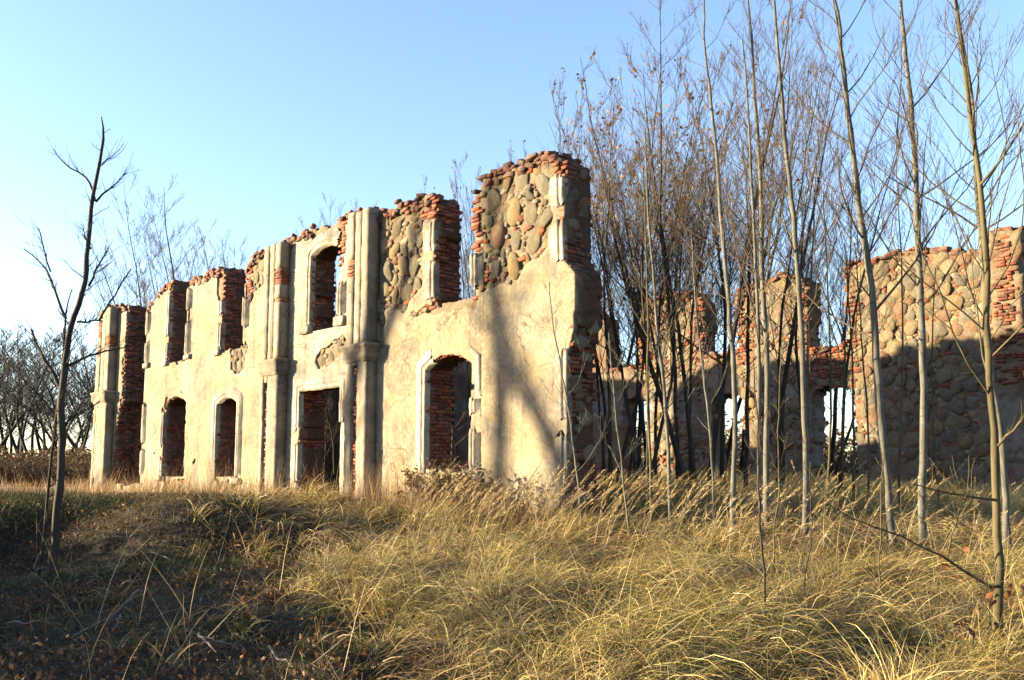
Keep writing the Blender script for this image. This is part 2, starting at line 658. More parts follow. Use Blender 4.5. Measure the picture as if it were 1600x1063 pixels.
STONE_SHAPES = [stone_shape(i) for i in range(10)]
STONE_MESH = [mesh_from('stone', V, [F], M_STONE, True, np.array(STONE_COLS[i])) for i, (V, F) in enumerate(STONE_SHAPES)]


class Wall:
    """a ruined wall: an Empty at its foot, local x along it, y into it, z up"""
    def __init__(self, name, u0, D, label, cat):
        p = D * NV + u0 * TU
        self.u0, self.D = u0, D
        self.root = link(name, None, None, (p[0], p[1], 0), (0, 0, WALL_ROT))
        tag(self.root, label, cat)
        self.bricks, self.small = [], Acc()

    def part(self, name, V, polys, mat, smooth=False, col=None, parent=None):
        V = np.array(V, float)
        V[:, 0] -= self.u0
        return link(name, mesh_from(name, V, polys, mat, smooth, col), parent or self.root)

    def brick(self, u, y, h, L, W, T, along='u', jit=0.04, crust=False, tilt=0.0):
        rz = random.gauss(0, jit) + (math.pi / 2 if along == 'y' else 0)
        self.bricks.append((u, y, h, L, W, T, random.gauss(0, jit * 0.6 + tilt), random.gauss(0, jit * 0.6 + tilt), rz, crust, random.randrange(8)))

    def flush_bricks(self, limit=290):
        def d(b):
            p = self.D * NV + b[0] * TU + b[1] * NV
            # bricks in the photograph's view, the nearest first; the far side of the wall comes last
            return math.hypot(*p) + (30 if b[1] > 0.75 else 0) - (6 if b[9] == 2 else 0)
        bs = sorted(self.bricks, key=d)
        for (u, y, h, L, W, T, rx, ry, rz, crust, k) in bs[:limit]:
            link('brick', (CRUST_MESH if crust else BRICK_MESH)[k], self.root, (u - self.u0, y, h), (rx, ry, rz), (L, W, T))
        if len(bs) > limit:
            acc = Acc()
            from mathutils import Euler
            for (u, y, h, L, W, T, rx, ry, rz, crust, k) in bs[limit:]:
                V, P = BRICK_SHAPES[k]
                R = np.array(Euler((rx, ry, rz)).to_matrix())
                Q = (V * np.array([L, W, T])) @ R.T + np.array([u - self.u0, y, h])
                cc = np.array((CRUST_COLS if crust else BRICK_COLS)[k]) * random.uniform(0.75, 1.2)
                acc.add(Q, P, cc)
            tag(link('brickwork', acc.mesh('brickwork', M_BRICK), self.root), kind='stuff')

    def pack_stones(self, inside, bbox, y0, rmax, rmin, n_try, n_max, aspect=(0.75, 1.0), seed=0, small=0, proud=0.0):
        """field stones packed without overlap into the exposed masonry; returns how many were set"""
        r = np.random.default_rng(seed)
        C, Rr = [], []
        ub0, ub1, hb0, hb1 = bbox
        for k in range(n_try):
            if len(C) >= n_max:
                break
            rad = rmax * (rmin / rmax) ** min(1.0, (k / n_try) * 1.25) * r.uniform(0.85, 1.1)
            u, h = r.uniform(ub0, ub1), r.uniform(hb0, hb1)
            ok = True
            for a, b in ((0, 0), (0.8, 0), (-0.8, 0), (0, 0.9), (0, -0.9)):
                if not inside(u + a * rad, h + b * rad):
                    ok = False
                    break
            if not ok:
                continue
            if C:
                A = np.array(C)
                dd = np.hypot((A[:, 0] - u), (A[:, 1] - h))
                if np.any(dd < (np.array(Rr) + rad) * 0.93):
                    continue
            C.append((u, h))
            Rr.append(rad)
        for (u, h), rad in zip(C, Rr):
            k = r.integers(10)
            asp = r.uniform(*aspect)
            th = r.uniform(0.34, 0.5)
            link('stone', STONE_MESH[k], self.root, (u - self.u0, y0 + th * rad * 0.27 - proud * r.uniform(0.3, 1), h),
                 (r.normal(0, 0.06), r.normal(0, 0.45), r.normal(0, 0.06)), (rad * asp, rad * th, rad * 1.08))
        if small:
            A, R2 = np.array(C), np.array(Rr)
            for _ in range(small):
                u, h = r.uniform(ub0, ub1), r.uniform(hb0, hb1)
                if not inside(u, h):
                    continue
                if len(A) and np.any(np.hypot(A[:, 0] - u, A[:, 1] - h) < R2 * 0.92):
                    continue
                s = r.uniform(0.022, 0.095)
                V, F = ICO1
                Q = V * (1 + r.normal(0, 0.16, (len(V), 1))) * np.array([s * r.uniform(.8, 1.7), s * 0.7, s * r.uniform(.6, 1)]) + np.array([u - self.u0, y0 + s * 0.1, h])
                c = np.array(STONE_COLS[r.integers(10)]) if r.random() < 0.72 else np.array(BRICK_COLS[r.integers(8)])
                self.small.add(Q, [F], c * r.uniform(0.8, 1.25))
        return len(C)

    def flush_small(self):
        if self.small.n:
            tag(link('rubble_packing', self.small.mesh('rubble_packing', M_STONE), self.root), kind='stuff')


class Lookup:
    """a yes/no map of the wall plane, read point by point"""
    def __init__(self, fn, u0, u1, h0, h1, st=0.025):
        self.u0, self.h0, self.st = u0, h0, st
        a, b = np.arange(u0, u1, st) + st / 2, np.arange(h0, h1, st) + st / 2
        U, H = np.meshgrid(a, b, indexing='ij')
        self.g = fn(U, H)

    def __call__(self, u, h):
        i, j = int((u - self.u0) / self.st), int((h - self.h0) / self.st)
        return 0 <= i < self.g.shape[0] and 0 <= j < self.g.shape[1] and bool(self.g[i, j])


class Opening:
    def __init__(self, u0, u1, h0, h1, rise=0.0, rag=0.02):
        self.u0, self.u1, self.h0, self.h1, self.rise, self.rag = u0, u1, h0, h1, rise, rag

    def inside(self, U, H, grow=0.0):
        x = (U - (self.u0 + self.u1) / 2) / ((self.u1 - self.u0) / 2)
        top = self.h1 + self.rise * np.clip(1 - x * x, 0, 1)
        return (U > self.u0 - grow) & (U < self.u1 + grow) & (H > self.h0 - grow) & (H < top + grow)


def sweep(path, prof, step=0.14, jit=0.004, seed=0):
    """a moulding run along a path on the wall; profile = (offset outward of the path, height off the wall)"""
    pts = [np.array(path[0], float)]
    for a, b in zip(path[:-1], path[1:]):
        a, b = np.array(a, float), np.array(b, float)
        n = max(1, int(np.linalg.norm(b - a) / step))
        for k in range(1, n + 1):
            pts.append(a + (b - a) * k / n)
    P = np.array(pts)
    T = np.gradient(P, axis=0)
    seg = np.diff(P, axis=0)
    seg /= np.linalg.norm(seg, axis=1)[:, None]
    n1 = np.stack([-seg[:, 1], seg[:, 0]], -1)
    nrm = np.zeros_like(P)
    nrm[0], nrm[-1] = n1[0], n1[-1]
    for i in range(1, len(P) - 1):
        m = n1[i - 1] + n1[i]
        m /= np.linalg.norm(m)
        nrm[i] = m / max(0.4, m @ n1[i])
    prof = np.array(prof, float)
    V = np.zeros((len(P), len(prof), 3))
    V[:, :, 0] = P[:, None, 0] + nrm[:, None, 0] * prof[None, :, 0]
    V[:, :, 2] = P[:, None, 1] + nrm[:, None, 1] * prof[None, :, 0]
    V[:, :, 1] = -prof[None, :, 1]
    r = np.random.default_rng(seed)
    V += r.normal(0, jit, (len(P), 1, 3)) + r.normal(0, jit * 0.4, V.shape)
    for e, sg in ((0, 1), (-1, -1)):                      # broken ends
        tdir = (P[1] - P[0]) if e == 0 else (P[-1] - P[-2])
        tdir = tdir / np.linalg.norm(tdir)
        sh = r.uniform(-0.03, 0.10, len(prof)) * sg
        V[e, :, 0] += tdir[0] * sh
        V[e, :, 2] += tdir[1] * sh
        V[e, :, 1] += r.uniform(0, 0.03, len(prof))
    V[:, :, 1] = np.where(V[:, :, 1] < 0, V[:, :, 1] * 0.75, V[:, :, 1])
    k = len(prof)
    ids = np.arange(len(P) * k).reshape(len(P), k)
    q = np.stack([ids[:-1, :-1], ids[1:, :-1], ids[1:, 1:], ids[:-1, 1:]], -1).reshape(-1, 4)[:, ::-1]
    q2 = np.stack([ids[:-1, 0], ids[:-1, -1], ids[1:, -1], ids[1:, 0]], -1)
    V = V.reshape(-1, 3)
    polys = [np.concatenate([q, q2])]
    caps = [ids[0], ids[-1][::-1]]
    polys.append(np.array(caps))
    return V, polys


def loft_rect(u0, u1, d, prof, seed=0, nsub=6):
    """a moulded block wrapped round a pilaster: rectangles of growing projection stacked up"""
    rings = []
    r = np.random.default_rng(seed)
    for h, e in prof:
        us = np.linspace(u0 - e, u1 + e, nsub + 1)
        ring = [(u0 - e, 0.03, h)] + [(u, -d - e, h) for u in us] + [(u1 + e, 0.03, h)]
        rings.append(ring)
    V = np.array(rings) + r.normal(0, 0.004, (len(rings), nsub + 3, 3))
    k = nsub + 3
    ids = np.arange(len(rings) * k).reshape(len(rings), k)
    q = np.stack([ids[:-1, :-1], ids[:-1, 1:], ids[1:, 1:], ids[1:, :-1]], -1).reshape(-1, 4)
    return V.reshape(-1, 3), [q, np.array([ids[0][::-1], ids[-1]])]


# ------------------------------------------------------------------ the front wall
FR = Wall('ruined_facade', -22.0, D1, 'two storey roofless ruined facade of ochre plaster, brick and fieldstone with empty windows', 'ruin')
TOP = np.array([(-36, 6.7), (-34, 6.72), (-33.2, 6.66), (-32.6, 6.6), (-30.75, 6.2), (-30.3, 6.45), (-29.6, 6.85), (-28.85, 6.92), (-27.5, 6.68), (-26.8, 6.72),
                (-25.1, 6.72), (-24, 6.5), (-23.6, 6.52), (-23.0, 6.8), (-22, 6.78), (-21.0, 6.86), (-20.2, 6.85), (-19.4, 6.8), (-18.8, 6.86), (-18, 6.84),
                (-17.2, 6.62), (-16.4, 6.66), (-15.4, 6.62), (-15.0, 6.5), (-13.95, 6.3), (-13.6, 6.56), (-13.2, 6.66), (-12.4, 6.7), (-11.8, 6.66), (-11.35, 6.38), (-10.4, 6.2)])
OPEN = {
    'A': Opening(-32.75, -30.72, 0.35, 9, 0, 0.0),
    'B_up': Opening(-28.85, -27.52, 4.24, 9), 'C_up': Opening(-25.08, -23.75, 4.24, 9),
    'D_up': Opening(-20.13, -18.87, 4.22, 6.14, 0.15), 'F_up': Opening(-15.12, -13.93, 4.2, 9),
    'B_lo': Opening(-28.95, -27.35, 0.66, 2.88, 0.2), 'C_lo': Opening(-25.2, -23.92, 0.63, 2.70, 0.16),
    'door': Opening(-20.55, -18.66, -3, 2.77), 'F_lo': Opening(-15.4, -13.94, 0.8, 2.86, 0.24)}


def front_inside(U, H, rough=1.0, grow=0.0):
    jag = 0.22 * fbm(U * 1.7, U * 0 + 3, 5, 3) + 0.10 * np.round(2.5 * fbm(U * 5, U * 0, 9, 2)) * 0.5
    top = np.interp(U, TOP[:, 0], TOP[:, 1]) - 0.06 + rough * jag
    r_end = np.interp(H, [-1, 0.6, 2.85, 2.95, 3.3, 4.2, 4.35, 4.5, 7], [-11.05, -11.3, -11.3, -11.2, -11.12, -11.1, -11.25, -11.36, -11.34])
    r_end = r_end + rough * 0.10 * fbm(H * 3, H * 0 + 7, 33, 3)
    ok = (H < top) & (U < r_end) & (U > -34.62 + 0.05 * fbm(H * 3, H * 0, 12))
    wu, wh = U + rough * 0.07 * fbm(U * 4, H * 4, 71, 3), H + rough * 0.06 * fbm(U * 4, H * 4, 77, 3)
    for k, o in OPEN.items():
        if k == 'A':
            e = np.interp(H, [0, 1.2, 2.2, 3.2, 4.5, 6.7], [-33.35, -33.3, -33.15, -32.75, -32.65, -32.5]) + 0.25 * fbm(H * 2, H * 0, 19, 3)
            ok &= ~((U > e - grow) & (U < o.u1 + grow) & (H > o.h0 + 0.25 * fbm(U * 2, U * 0, 2)))
        else:
            ok &= ~o.inside(wu if o.rag else U, wh, grow)
    # right-hand lip of the gap over the broken window sills
    ok &= ~((np.abs(U + 14.5) < 0.62) & (H > 4.2 + 0.2 * fbm(U * 6, U * 0, 44)))
    return ok


us = np.arange(-34.8, -10.7, 0.085)
hs = np.arange(-0.6, 7.2, 0.0775)
UC, HC = np.meshgrid((us[:-1] + us[1:]) / 2, (hs[:-1] + hs[1:]) / 2, indexing='ij')
core = front_inside(UC, HC, grow=0.015)
UV, HV = np.meshgrid(us, hs, indexing='ij')
yf = 0.055 + 0.10 * fbm(UV * 2.2, HV * 2.2, 13, 4)
V, P = slab(us, hs, core, yf, 0.68, rng.normal(0, 0.012, UV.shape), rng.normal(0, 0.010, UV.shape), 0, 6, True, 0.016)
cc = np.array([0.37, 0.30, 0.20]) * (1 + 0.5 * fbm(V[:, 0] * 1.5, V[:, 2] * 1.5, 81))[:, None]
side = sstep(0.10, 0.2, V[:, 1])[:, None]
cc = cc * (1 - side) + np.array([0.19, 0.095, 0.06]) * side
FR.part('masonry_core', V, P, M_RUBBLE, False, cc)

# where the plaster has fallen off (photo outlines on the wall plane)
EXPOSED = {k: [px_wall(x, y, D1) for x, y in v] for k, v in {
    'right_bay': [(602, 318), (640, 308), (684, 300), (684, 345), (661, 350), (661, 455), (640, 470), (625, 492), (600, 478), (590, 440), (590, 335)],
    'tall_pier': [(735, 296), (760, 262), (800, 240), (885, 230), (886, 262), (862, 275), (859, 300), (858, 380), (835, 405), (800, 437), (775, 448), (735, 446)],
    'strip': [(588, 330), (597, 330), (601, 545), (590, 552)],
    'pier_left': [(384, 400), (416, 380), (414, 448), (400, 452), (392, 480), (384, 478)],
    'sill_c': [(358, 549), (386, 538), (383, 572), (370, 588), (360, 572)],
    'door_patch': [(500, 548), (520, 530), (536, 524), (541, 536), (531, 560), (512, 566), (498, 580), (494, 566)],
    'jamb_d': [(529, 340), (541, 345), (540, 415), (529, 410)],
    'sill_b_lo': [(254, 748), (289, 748), (286, 772), (262, 776)],
    'sill_c_lo': [(334, 750), (374, 750), (370, 772), (344, 768)],
    'sill_f': [(640, 486), (690, 470), (745, 462), (742, 476), (690, 486), (650, 494)],
    'corner': [(745, 440), (757, 415), (760, 450), (748, 452)],
    'end_left': [(148, 478), (158, 478), (154, 560), (148, 560)],
    'pier_b': [(330, 412), (350, 418), (348, 470), (341, 500), (339, 440)],
    'foot_right': [(862, 800), (880, 770), (900, 770), (900, 830), (860, 830)],
}.items()}


def exposed(U, H, amp=0.16):
    a = U + amp * fbm(U * 2.6, H * 2.6, 101, 4) * 2
    b = H + amp * fbm(U * 2.6, H * 2.6, 111, 4) * 2
    r = np.zeros(np.shape(U), bool)
    for poly in EXPOSED.values():
        r |= in_poly(a, b, poly)
    top = np.interp(U, TOP[:, 0], TOP[:, 1])
    r |= H > top - 0.22 + 0.5 * fbm(U * 1.3, H * 1.3, 121, 4)
    return r


us2 = np.arange(-34.7, -10.8, 0.042)
hs2 = np.arange(-0.5, 6.9, 0.042)
UC, HC = np.meshgrid((us2[:-1] + us2[1:]) / 2, (hs2[:-1] + hs2[1:]) / 2, indexing='ij')
pm = front_inside(UC, HC, 0.8, grow=0.02) & ~exposed(UC, HC)
pm &= ~((HC < 0.5) & (fbm(UC * 1.8, HC * 1.8, 141, 4) > 0.16 + 0.2 * HC))
pm &= ~(fbm(UC * 0.9, HC * 0.9, 145, 6) > 0.29)
near_edge = ~front_inside(UC, HC, 0.8, grow=0.22)
pm &= ~(near_edge & (fbm(UC * 2.6, HC * 2.6, 147, 4) > 0.17))
nb = np.zeros_like(pm)
nb[1:-1, 1:-1] = (pm[:-2, 1:-1].astype(int) + pm[2:, 1:-1] + pm[1:-1, :-2] + pm[1:-1, 2:]) >= 2
pm &= nb
UV2, HV2 = np.meshgrid(us2, hs2, indexing='ij')
yf2 = 0.0 + 0.022 * fbm(UV2 * 0.9, HV2 * 0.9, 15, 3) + 0.012 * fbm(UV2 * 6, HV2 * 6, 16, 3)
V, P = slab(us2, hs2, pm, yf2, 0.075, rng.normal(0, 0.004, UV2.shape), rng.normal(0, 0.004, UV2.shape), 2, 1, False)
och = np.array([0.45, 0.37, 0.235])
wht = np.array([0.52, 0.475, 0.385])
wm = sstep(-21.4, -20.9, V[:, 0]) * sstep(-18.2, -18.5, V[:, 0])                       # the pale bay round the door
wm = np.maximum(wm, 0.6 * sstep(5.4, 6.2, V[:, 2] + fbm(V[:, 0], V[:, 2], 161)) * sstep(-24, -25, V[:, 0]))
wm = np.maximum(wm, 0.55 * sstep(0.05, 0.25, fbm(V[:, 0] * .8, V[:, 2] * .8, 171)))[:, None]
pc = och * (1 - wm) + wht * wm
FR.part('plaster', V, P, M_PLASTER, True, pc)

TRIM_C = np.array([0.54, 0.495, 0.41])
PROF_UP = [(-0.015, -0.10), (-0.015, 0.055), (0.06, 0.06), (0.07, 0.035), (0.115, 0.035), (0.125, 0.065), (0.165, 0.065), (0.175, 0.022), (0.34, 0.022), (0.345, -0.02)]
PROF_LO = [(-0.015, -0.10), (-0.015, 0.045), (0.055, 0.05), (0.065, 0.028), (0.10, 0.028), (0.11, 0.06), (0.15, 0.062), (0.16, 0.03), (0.30, 0.03), (0.305, -0.02)]


def arch(o, a0, a1, n=10):
    c, hw = (o.u0 + o.u1) / 2, (o.u1 - o.u0) / 2
    return [(c + hw * x, o.h1 + o.rise * (1 - x * x)) for x in np.linspace(a0, a1, n)]


O = OPEN
SUR = [  # each run of moulding that is still on the wall
    ([(O['A'].u1, 6.15), (O['A'].u1, 4.35)], PROF_UP), ([(O['A'].u1, 3.05), (O['A'].u1, 0.7)], PROF_LO),
    ([(O['B_up'].u0, 4.3), (O['B_up'].u0, 6.5)], PROF_UP), ([(O['B_up'].u1, 6.45), (O['B_up'].u1, 4.3)], PROF_UP),
    ([(O['C_up'].u0, 4.3), (O['C_up'].u0, 5.75)], PROF_UP), ([(O['C_up'].u1, 5.6), (O['C_up'].u1, 4.7)], PROF_UP),
    ([(O['D_up'].u0, 4.35), (O['D_up'].u0, 6.10)] + arch(O['D_up'], -0.95, 0.9), PROF_UP), ([(O['D_up'].u1, 5.25), (O['D_up'].u1, 4.4)], PROF_UP),
    ([(O['F_up'].u0, 4.34), (O['F_up'].u0, 5.18)], PROF_UP), ([(O['F_up'].u0, 5.34), (O['F_up'].u0, 6.0)], PROF_UP), ([(O['F_up'].u1, 5.1), (O['F_up'].u1, 4.36)], PROF_UP),
    ([(-11.36, 4.5), (-11.36, 6.12)], PROF_UP), ([(-11.30, 0.75), (-11.30, 2.9)], PROF_LO),
    ([(O['B_lo'].u0, 0.66), (O['B_lo'].u0, 2.7)], PROF_LO),
    ([(O['C_lo'].u0, 1.05), (O['C_lo'].u0, 2.70)] + arch(O['C_lo'], -0.97, 0.97) + [(O['C_lo'].u1, 2.68), (O['C_lo'].u1, 0.6)], PROF_LO),
    ([(O['door'].u0, 1.75), (O['door'].u0, 2.77), (O['door'].u1, 2.77), (O['door'].u1, 1.9)], PROF_LO), ([(O['door'].u0, -0.2), (O['door'].u0, 1.5)], PROF_LO),
    ([(O['F_lo'].u0, 0.72), (O['F_lo'].u0, 2.86)] + arch(O['F_lo'], -0.96, -0.62, 4), PROF_LO), ([(O['F_lo'].u1, 2.2), (O['F_lo'].u1, 0.75)], PROF_LO),
    (arch(O['F_lo'], 0.75, 0.99, 4) + [(O['F_lo'].u1, 2.86), (O['F_lo'].u1, 2.2)], [(0.16, -0.10), (0.16, 0.03), (0.30, 0.03), (0.305, -0.02)])]
rg = random.Random(12)
SUR2 = []
for path, prof in SUR:                                    # pieces have dropped off the longer runs
    if len(path) == 2 and abs(path[1][1] - path[0][1]) > 1.1:
        a, b = path
        sg = 1 if b[1] > a[1] else -1
        f = a[1] + (b[1] - a[1]) * rg.uniform(0.3, 0.75)
        g = rg.uniform(0.05, 0.16)
        SUR2 += [([a, (a[0], f - sg * g)], prof), ([(a[0], f + sg * g), b], prof)]
    else:
        SUR2.append((path, prof))
SUR = SUR2
for i, (path, prof) in enumerate(SUR):
    V, P = sweep(path, prof, seed=i)
    c = TRIM_C * (1 + 0.12 * fbm(V[:, 0] * 2, V[:, 2] * 2, 7 + i))[:, None]
    FR.part('window_surround' if path[0][0] not in (O['door'].u0,) else 'door_surround', V, P, M_TRIM, False, c)
for i, (u0, u1, h0, h1) in enumerate([(-30.72, -30.3, 4.2, 4.36), (-29.25, -28.8, 4.14, 4.29), (-27.5, -27.1, 4.2, 4.33), (-20.55, -20.1, 4.18, 4.36), (-18.95, -18.5, 4.2, 4.42),
                                      (-14.1, -13.6, 0.55, 0.76), (-24.1, -23.6, 0.45, 0.61), (-29.4, -28.95, 0.52, 0.66), (-25.5, -25.1, 4.12, 4.28)]):
    V, P = rough_box(u0, u1, -0.085, 0.06, h0, h1, 0.1, 0.007, i)
    FR.part('sill_stub', V, P, M_TRIM, False, TRIM_C * 0.95)

# ------------------------------------------------------------------ pilasters
PD = 0.28
CAP = [(3.19, 0.0), (3.22, 0.03), (3.26, 0.035), (3.30, 0.075), (3.34, 0.08), (3.52, 0.085), (3.54, 0.11), (3.60, 0.11), (3.63, 0.02), (3.64, -0.02)]


def pilaster(u0, u1, top, chase, seed, cap_h=0.0, broken=()):
    """upper shaft with two incised lines, moulded band, lower shaft with a pipe chase open to the brick"""
    r = np.random.default_rng(seed)
    acc = Acc()
    stone_c = np.array([0.44, 0.37, 0.275])
    g = 0.028
    ws = np.linspace(u0, u1, 4)
    lo_u, hi_u = 3.6 + cap_h, top
    # three strips with fine grooves between them
    for i in range(3):
        a, b = ws[i] + (g / 2 if i else 0), ws[i + 1] - (g / 2 if i < 2 else 0)
        hh = hi_u - [0.0, 0.06, 0.03][i] * r.random()
        gaps = [(h0, h1) for (h0, h1, strip) in broken if strip == i]
        z = lo_u
        for h0, h1 in sorted(gaps) + [(hh, hh)]:
            if h0 > z:
                V, P = rough_box(a, b, -PD + (0.012 if i == 1 else 0), 0.03, z, h0, 0.13, 0.005, seed + i)
                acc.add(V, P, stone_c * (1 + 0.1 * fbm(V[:, 0] * 3, V[:, 2] * 3, seed))[:, None])
            if h1 > h0:
                for k in range(int((h1 - h0) / 0.078)):
                    FR.brick((a + b) / 2, -PD / 2 + 0.03, h0 + 0.04 + k * 0.078, b - a + 0.01, PD + 0.05, 0.066, 'u', 0.05)
            z = h1
    V, P = rough_box(u0 + 0.02, u1 - 0.02, -PD + 0.03, 0.03, lo_u, hi_u - 0.05, 0.3, 0.003, seed + 9)
    acc.add(V, P, stone_c * 0.7)
    c0, c1, ch0, ch1 = chase
    for a, b in ((u0, c0), (c1, u1)):
        V, P = rough_box(a, b, -PD, 0.03, -0.6, 3.2 + cap_h, 0.13, 0.006, seed + 3)
        acc.add(V, P, stone_c * (1 + 0.12 * fbm(V[:, 0] * 3, V[:, 2] * 3, seed + 5))[:, None])
    V, P = rough_box(c0 - 0.02, c1 + 0.02, -PD + 0.15, 0.03, -0.6, 3.2 + cap_h, 0.2, 0.006, seed + 4)
    acc.add(V, P, np.array([0.30, 0.15, 0.09]))
    V, P = rough_box(c0 + 0.003, c1 - 0.003, -PD + 0.004, -PD + 0.12, ch1, 3.2 + cap_h, 0.13, 0.004, seed + 4)
    acc.add(V, P, stone_c)
    for k in range(int((ch1 - ch0) / 0.078)):
        h = ch0 + 0.04 + k * 0.078
        if r.random() < 0.94:
            FR.brick((c0 + c1) / 2 + r.normal(0, 0.01), -PD + 0.15 - r.uniform(0.0, 0.05), h, c1 - c0 + r.uniform(-.05, .03), 0.12, 0.062, 'u', 0.05)
    o = FR.part('pilaster', *_arr(acc), M_TRIM, False, np.concatenate(acc.C))
    V, P = loft_rect(u0, u1, PD, [(h + cap_h, e) for h, e in CAP], seed)
    FR.part('capital', V, P, M_TRIM, False, stone_c * 0.97, parent=o)
    return o


def _arr(acc):
    return np.concatenate(acc.V), [np.concatenate(v) for v in acc.P.values()]


pilaster(-18.05, -17.2, 6.72, (-17.79, -17.56, -0.5, 3.12), 21, 0.0, [(5.2, 5.6, 0)])
pilaster(-22.1, -21.2, 6.66, (-21.93, -21.72, -0.5, 3.05), 31, 0.02, [(5.55, 5.98, 2), (5.1, 5.2, 2)])
pilaster(-34.6, -33.35, 6.6, (-34.4, -34.2, -0.5, 0.6), 41, 0.02, [(5.6, 6.3, 0), (4.9, 5.25, 0), (5.2, 5.6, 2)])

# ------------------------------------------------------------------ bricks of the front wall
random.seed(77)
FR_TOP = Lookup(lambda U, H: front_inside(U, H), -34.8, -10.7, -0.6, 7.2)
# weathered crust along the broken top, front rows and rows behind
u = -34.5
while u < -11.4:
    L = random.uniform(0.16, 0.28)
    um = u + L / 2
    if front_inside(np.array([um]), np.array([5.9]))[0]:
        H = np.linspace(5.5, 7.2, 120)
        ins = front_inside(np.full(120, um), H)
        ht = H[ins].max() if ins.any() else 6.3
        for row, y in enumerate((0.04, 0.2, 0.36, 0.52, 0.63)):
            for c in range(-2, 2 if random.random() < 0.35 else 1):
                if random.random() < (0.7 if row == 0 else 0.5) and FR_TOP(um - L / 2, ht - 0.25) and FR_TOP(um + L / 2, ht - 0.25):
                    FR.brick(um + random.uniform(-.06, .06), y + random.uniform(-.03, .05), ht + 0.01 + c * 0.074, L * random.uniform(0.6, 1.05), random.uniform(0.11, 0.16),
                             random.uniform(0.06, 0.10), 'u', 0.22, True, 0.08)
    u += L * 0.8


def jamb(uf, h0, h1, y0=0.06, y1=0.68, rag=0.05, deep=0.0, dens=0.93, crust=False):
    """brick courses on the face of a reveal; uf gives the face at a height"""
    h = h0 + 0.04
    odd = 0
    while h < h1:
        y = y0 - (0.06 if odd else 0)
        while y < y1:
            L = 0.25 if (random.random() < 0.6 and y + 0.25 < y1 + 0.05) else 0.12
            if random.random() < dens:
                f = (y - y0) / (y1 - y0)
                FR.brick(uf(h) - 0.058 + random.gauss(0, 0.012) + random.uniform(-1, 0.1) * rag * f - deep * f * f, y + L / 2, h, L * 0.96, 0.13, 0.066, 'y', 0.022, crust and random.random() < .5)
            y += L + 0.012
        h += 0.0775
        odd ^= 1


for k in ('B_up', 'C_up', 'F_up'):
    o = O[k]
    jamb(lambda h: o.u0, o.h0, np.interp(o.u0 - .1, TOP[:, 0], TOP[:, 1]) - 0.1, rag=0.12, deep=0.05)
jamb(lambda h: O['D_up'].u0, 4.22, 6.1, rag=0.15, deep=0.1)
for k in ('B_lo', 'C_lo', 'F_lo', 'door'):
    o = O[k]
    jamb(lambda h: o.u0, max(o.h0, 0), o.h1, rag=0.03)
eA = lambda h: float(np.interp(h, [0, 1.2, 2.2, 3.2, 4.5, 6.7], [-33.35, -33.3, -33.15, -32.75, -32.65, -32.5]) + 0.25 * fbm(np.array([h * 2]), np.array([0.]), 19, 3)[0])
jamb(lambda h: eA(h) + 0.05, 0.3, 6.5, rag=0.25, dens=0.85, crust=True)
V, P = rough_box(-34.5, -33.05, 0.66, 12.96, -0.5, 6.45, 0.19, 0.035, 5)
FR.part('gable_wall', V, P, M_RUBBLE, False, np.array([0.21, 0.11, 0.07]))
jamb(lambda h: -33.04, 0.0, 6.4, 0.72, 2.45, rag=0.08, dens=0.75, crust=True)
eG = lambda h: float(np.interp(h, [-1, 0.6, 2.85, 2.95, 3.3, 4.2, 4.35, 4.5, 7], [-11.1, -11.35, -11.35, -11.25, -11.17, -11.15, -11.3, -11.4, -11.38]))
jamb(lambda h: eG(h) + 0.045 + 0.05 * math.sin(h * 3.1), -0.1, 6.3, rag=0.16, dens=0.85, crust=True)
for k in range(26):                                       # stones that stick out of the torn end
    h = random.uniform(0.2, 6.2)
    sc = random.uniform(0.08, 0.2)
    link('stone', STONE_MESH[k % 10], FR.root, (eG(h) + 0.03 - FR.u0, random.uniform(0.15, 0.6), h), (random.random(), random.random(), 0), (sc * 0.6, sc, sc * 0.8))


FR_IN = Lookup(lambda U, H: front_inside(U, H, grow=-0.08), -34.8, -10.7, -0.6, 7.2)


def brick_patch(poly_px, y=0.03, dens=0.9):
    poly = [px_wall(a, b, D1) for a, b in poly_px]
    uu, hh = [p[0] for p in poly], [p[1] for p in poly]
    h = min(hh)
    odd = 0
    while h < max(hh):
        u = min(uu) - (0.13 if odd else 0)
        while u < max(uu):
            L = 0.25 if random.random() < 0.7 else 0.12
            if random.random() < dens and in_poly(np.array([u + L / 2]), np.array([h]), poly)[0] and FR_IN(u + L / 2, h):
                FR.brick(u + L / 2, y + 0.045 + random.gauss(0, 0.008), h, L * 0.97, 0.12, 0.065, 'u', 0.03)
            u += L + 0.012
        h += 0.0775
        odd ^= 1


BPATCH = [[(655, 300), (684, 300), (682, 346), (662, 346), (650, 330)], [(735, 298), (750, 285), (754, 330), (749, 395), (737, 395)], [(862, 250), (885, 250), (884, 272), (862, 272)],
          [(748, 415), (764, 415), (762, 442), (750, 444)], [(529, 335), (543, 338), (542, 420), (529, 420)], [(660, 468), (684, 466), (684, 484), (656, 484)],
          [(860, 424), (882, 424), (882, 440), (858, 438)], [(384, 400), (394, 398), (392, 476), (384, 478)], [(252, 440), (268, 437), (268, 452), (252, 455)],
          [(298, 432), (346, 420), (346, 428), (298, 441)], [(800, 405), (815, 400), (818, 410), (802, 412)], [(736, 452), (748, 450), (748, 470), (736, 472)]]
for bp in BPATCH:
    brick_patch(bp)
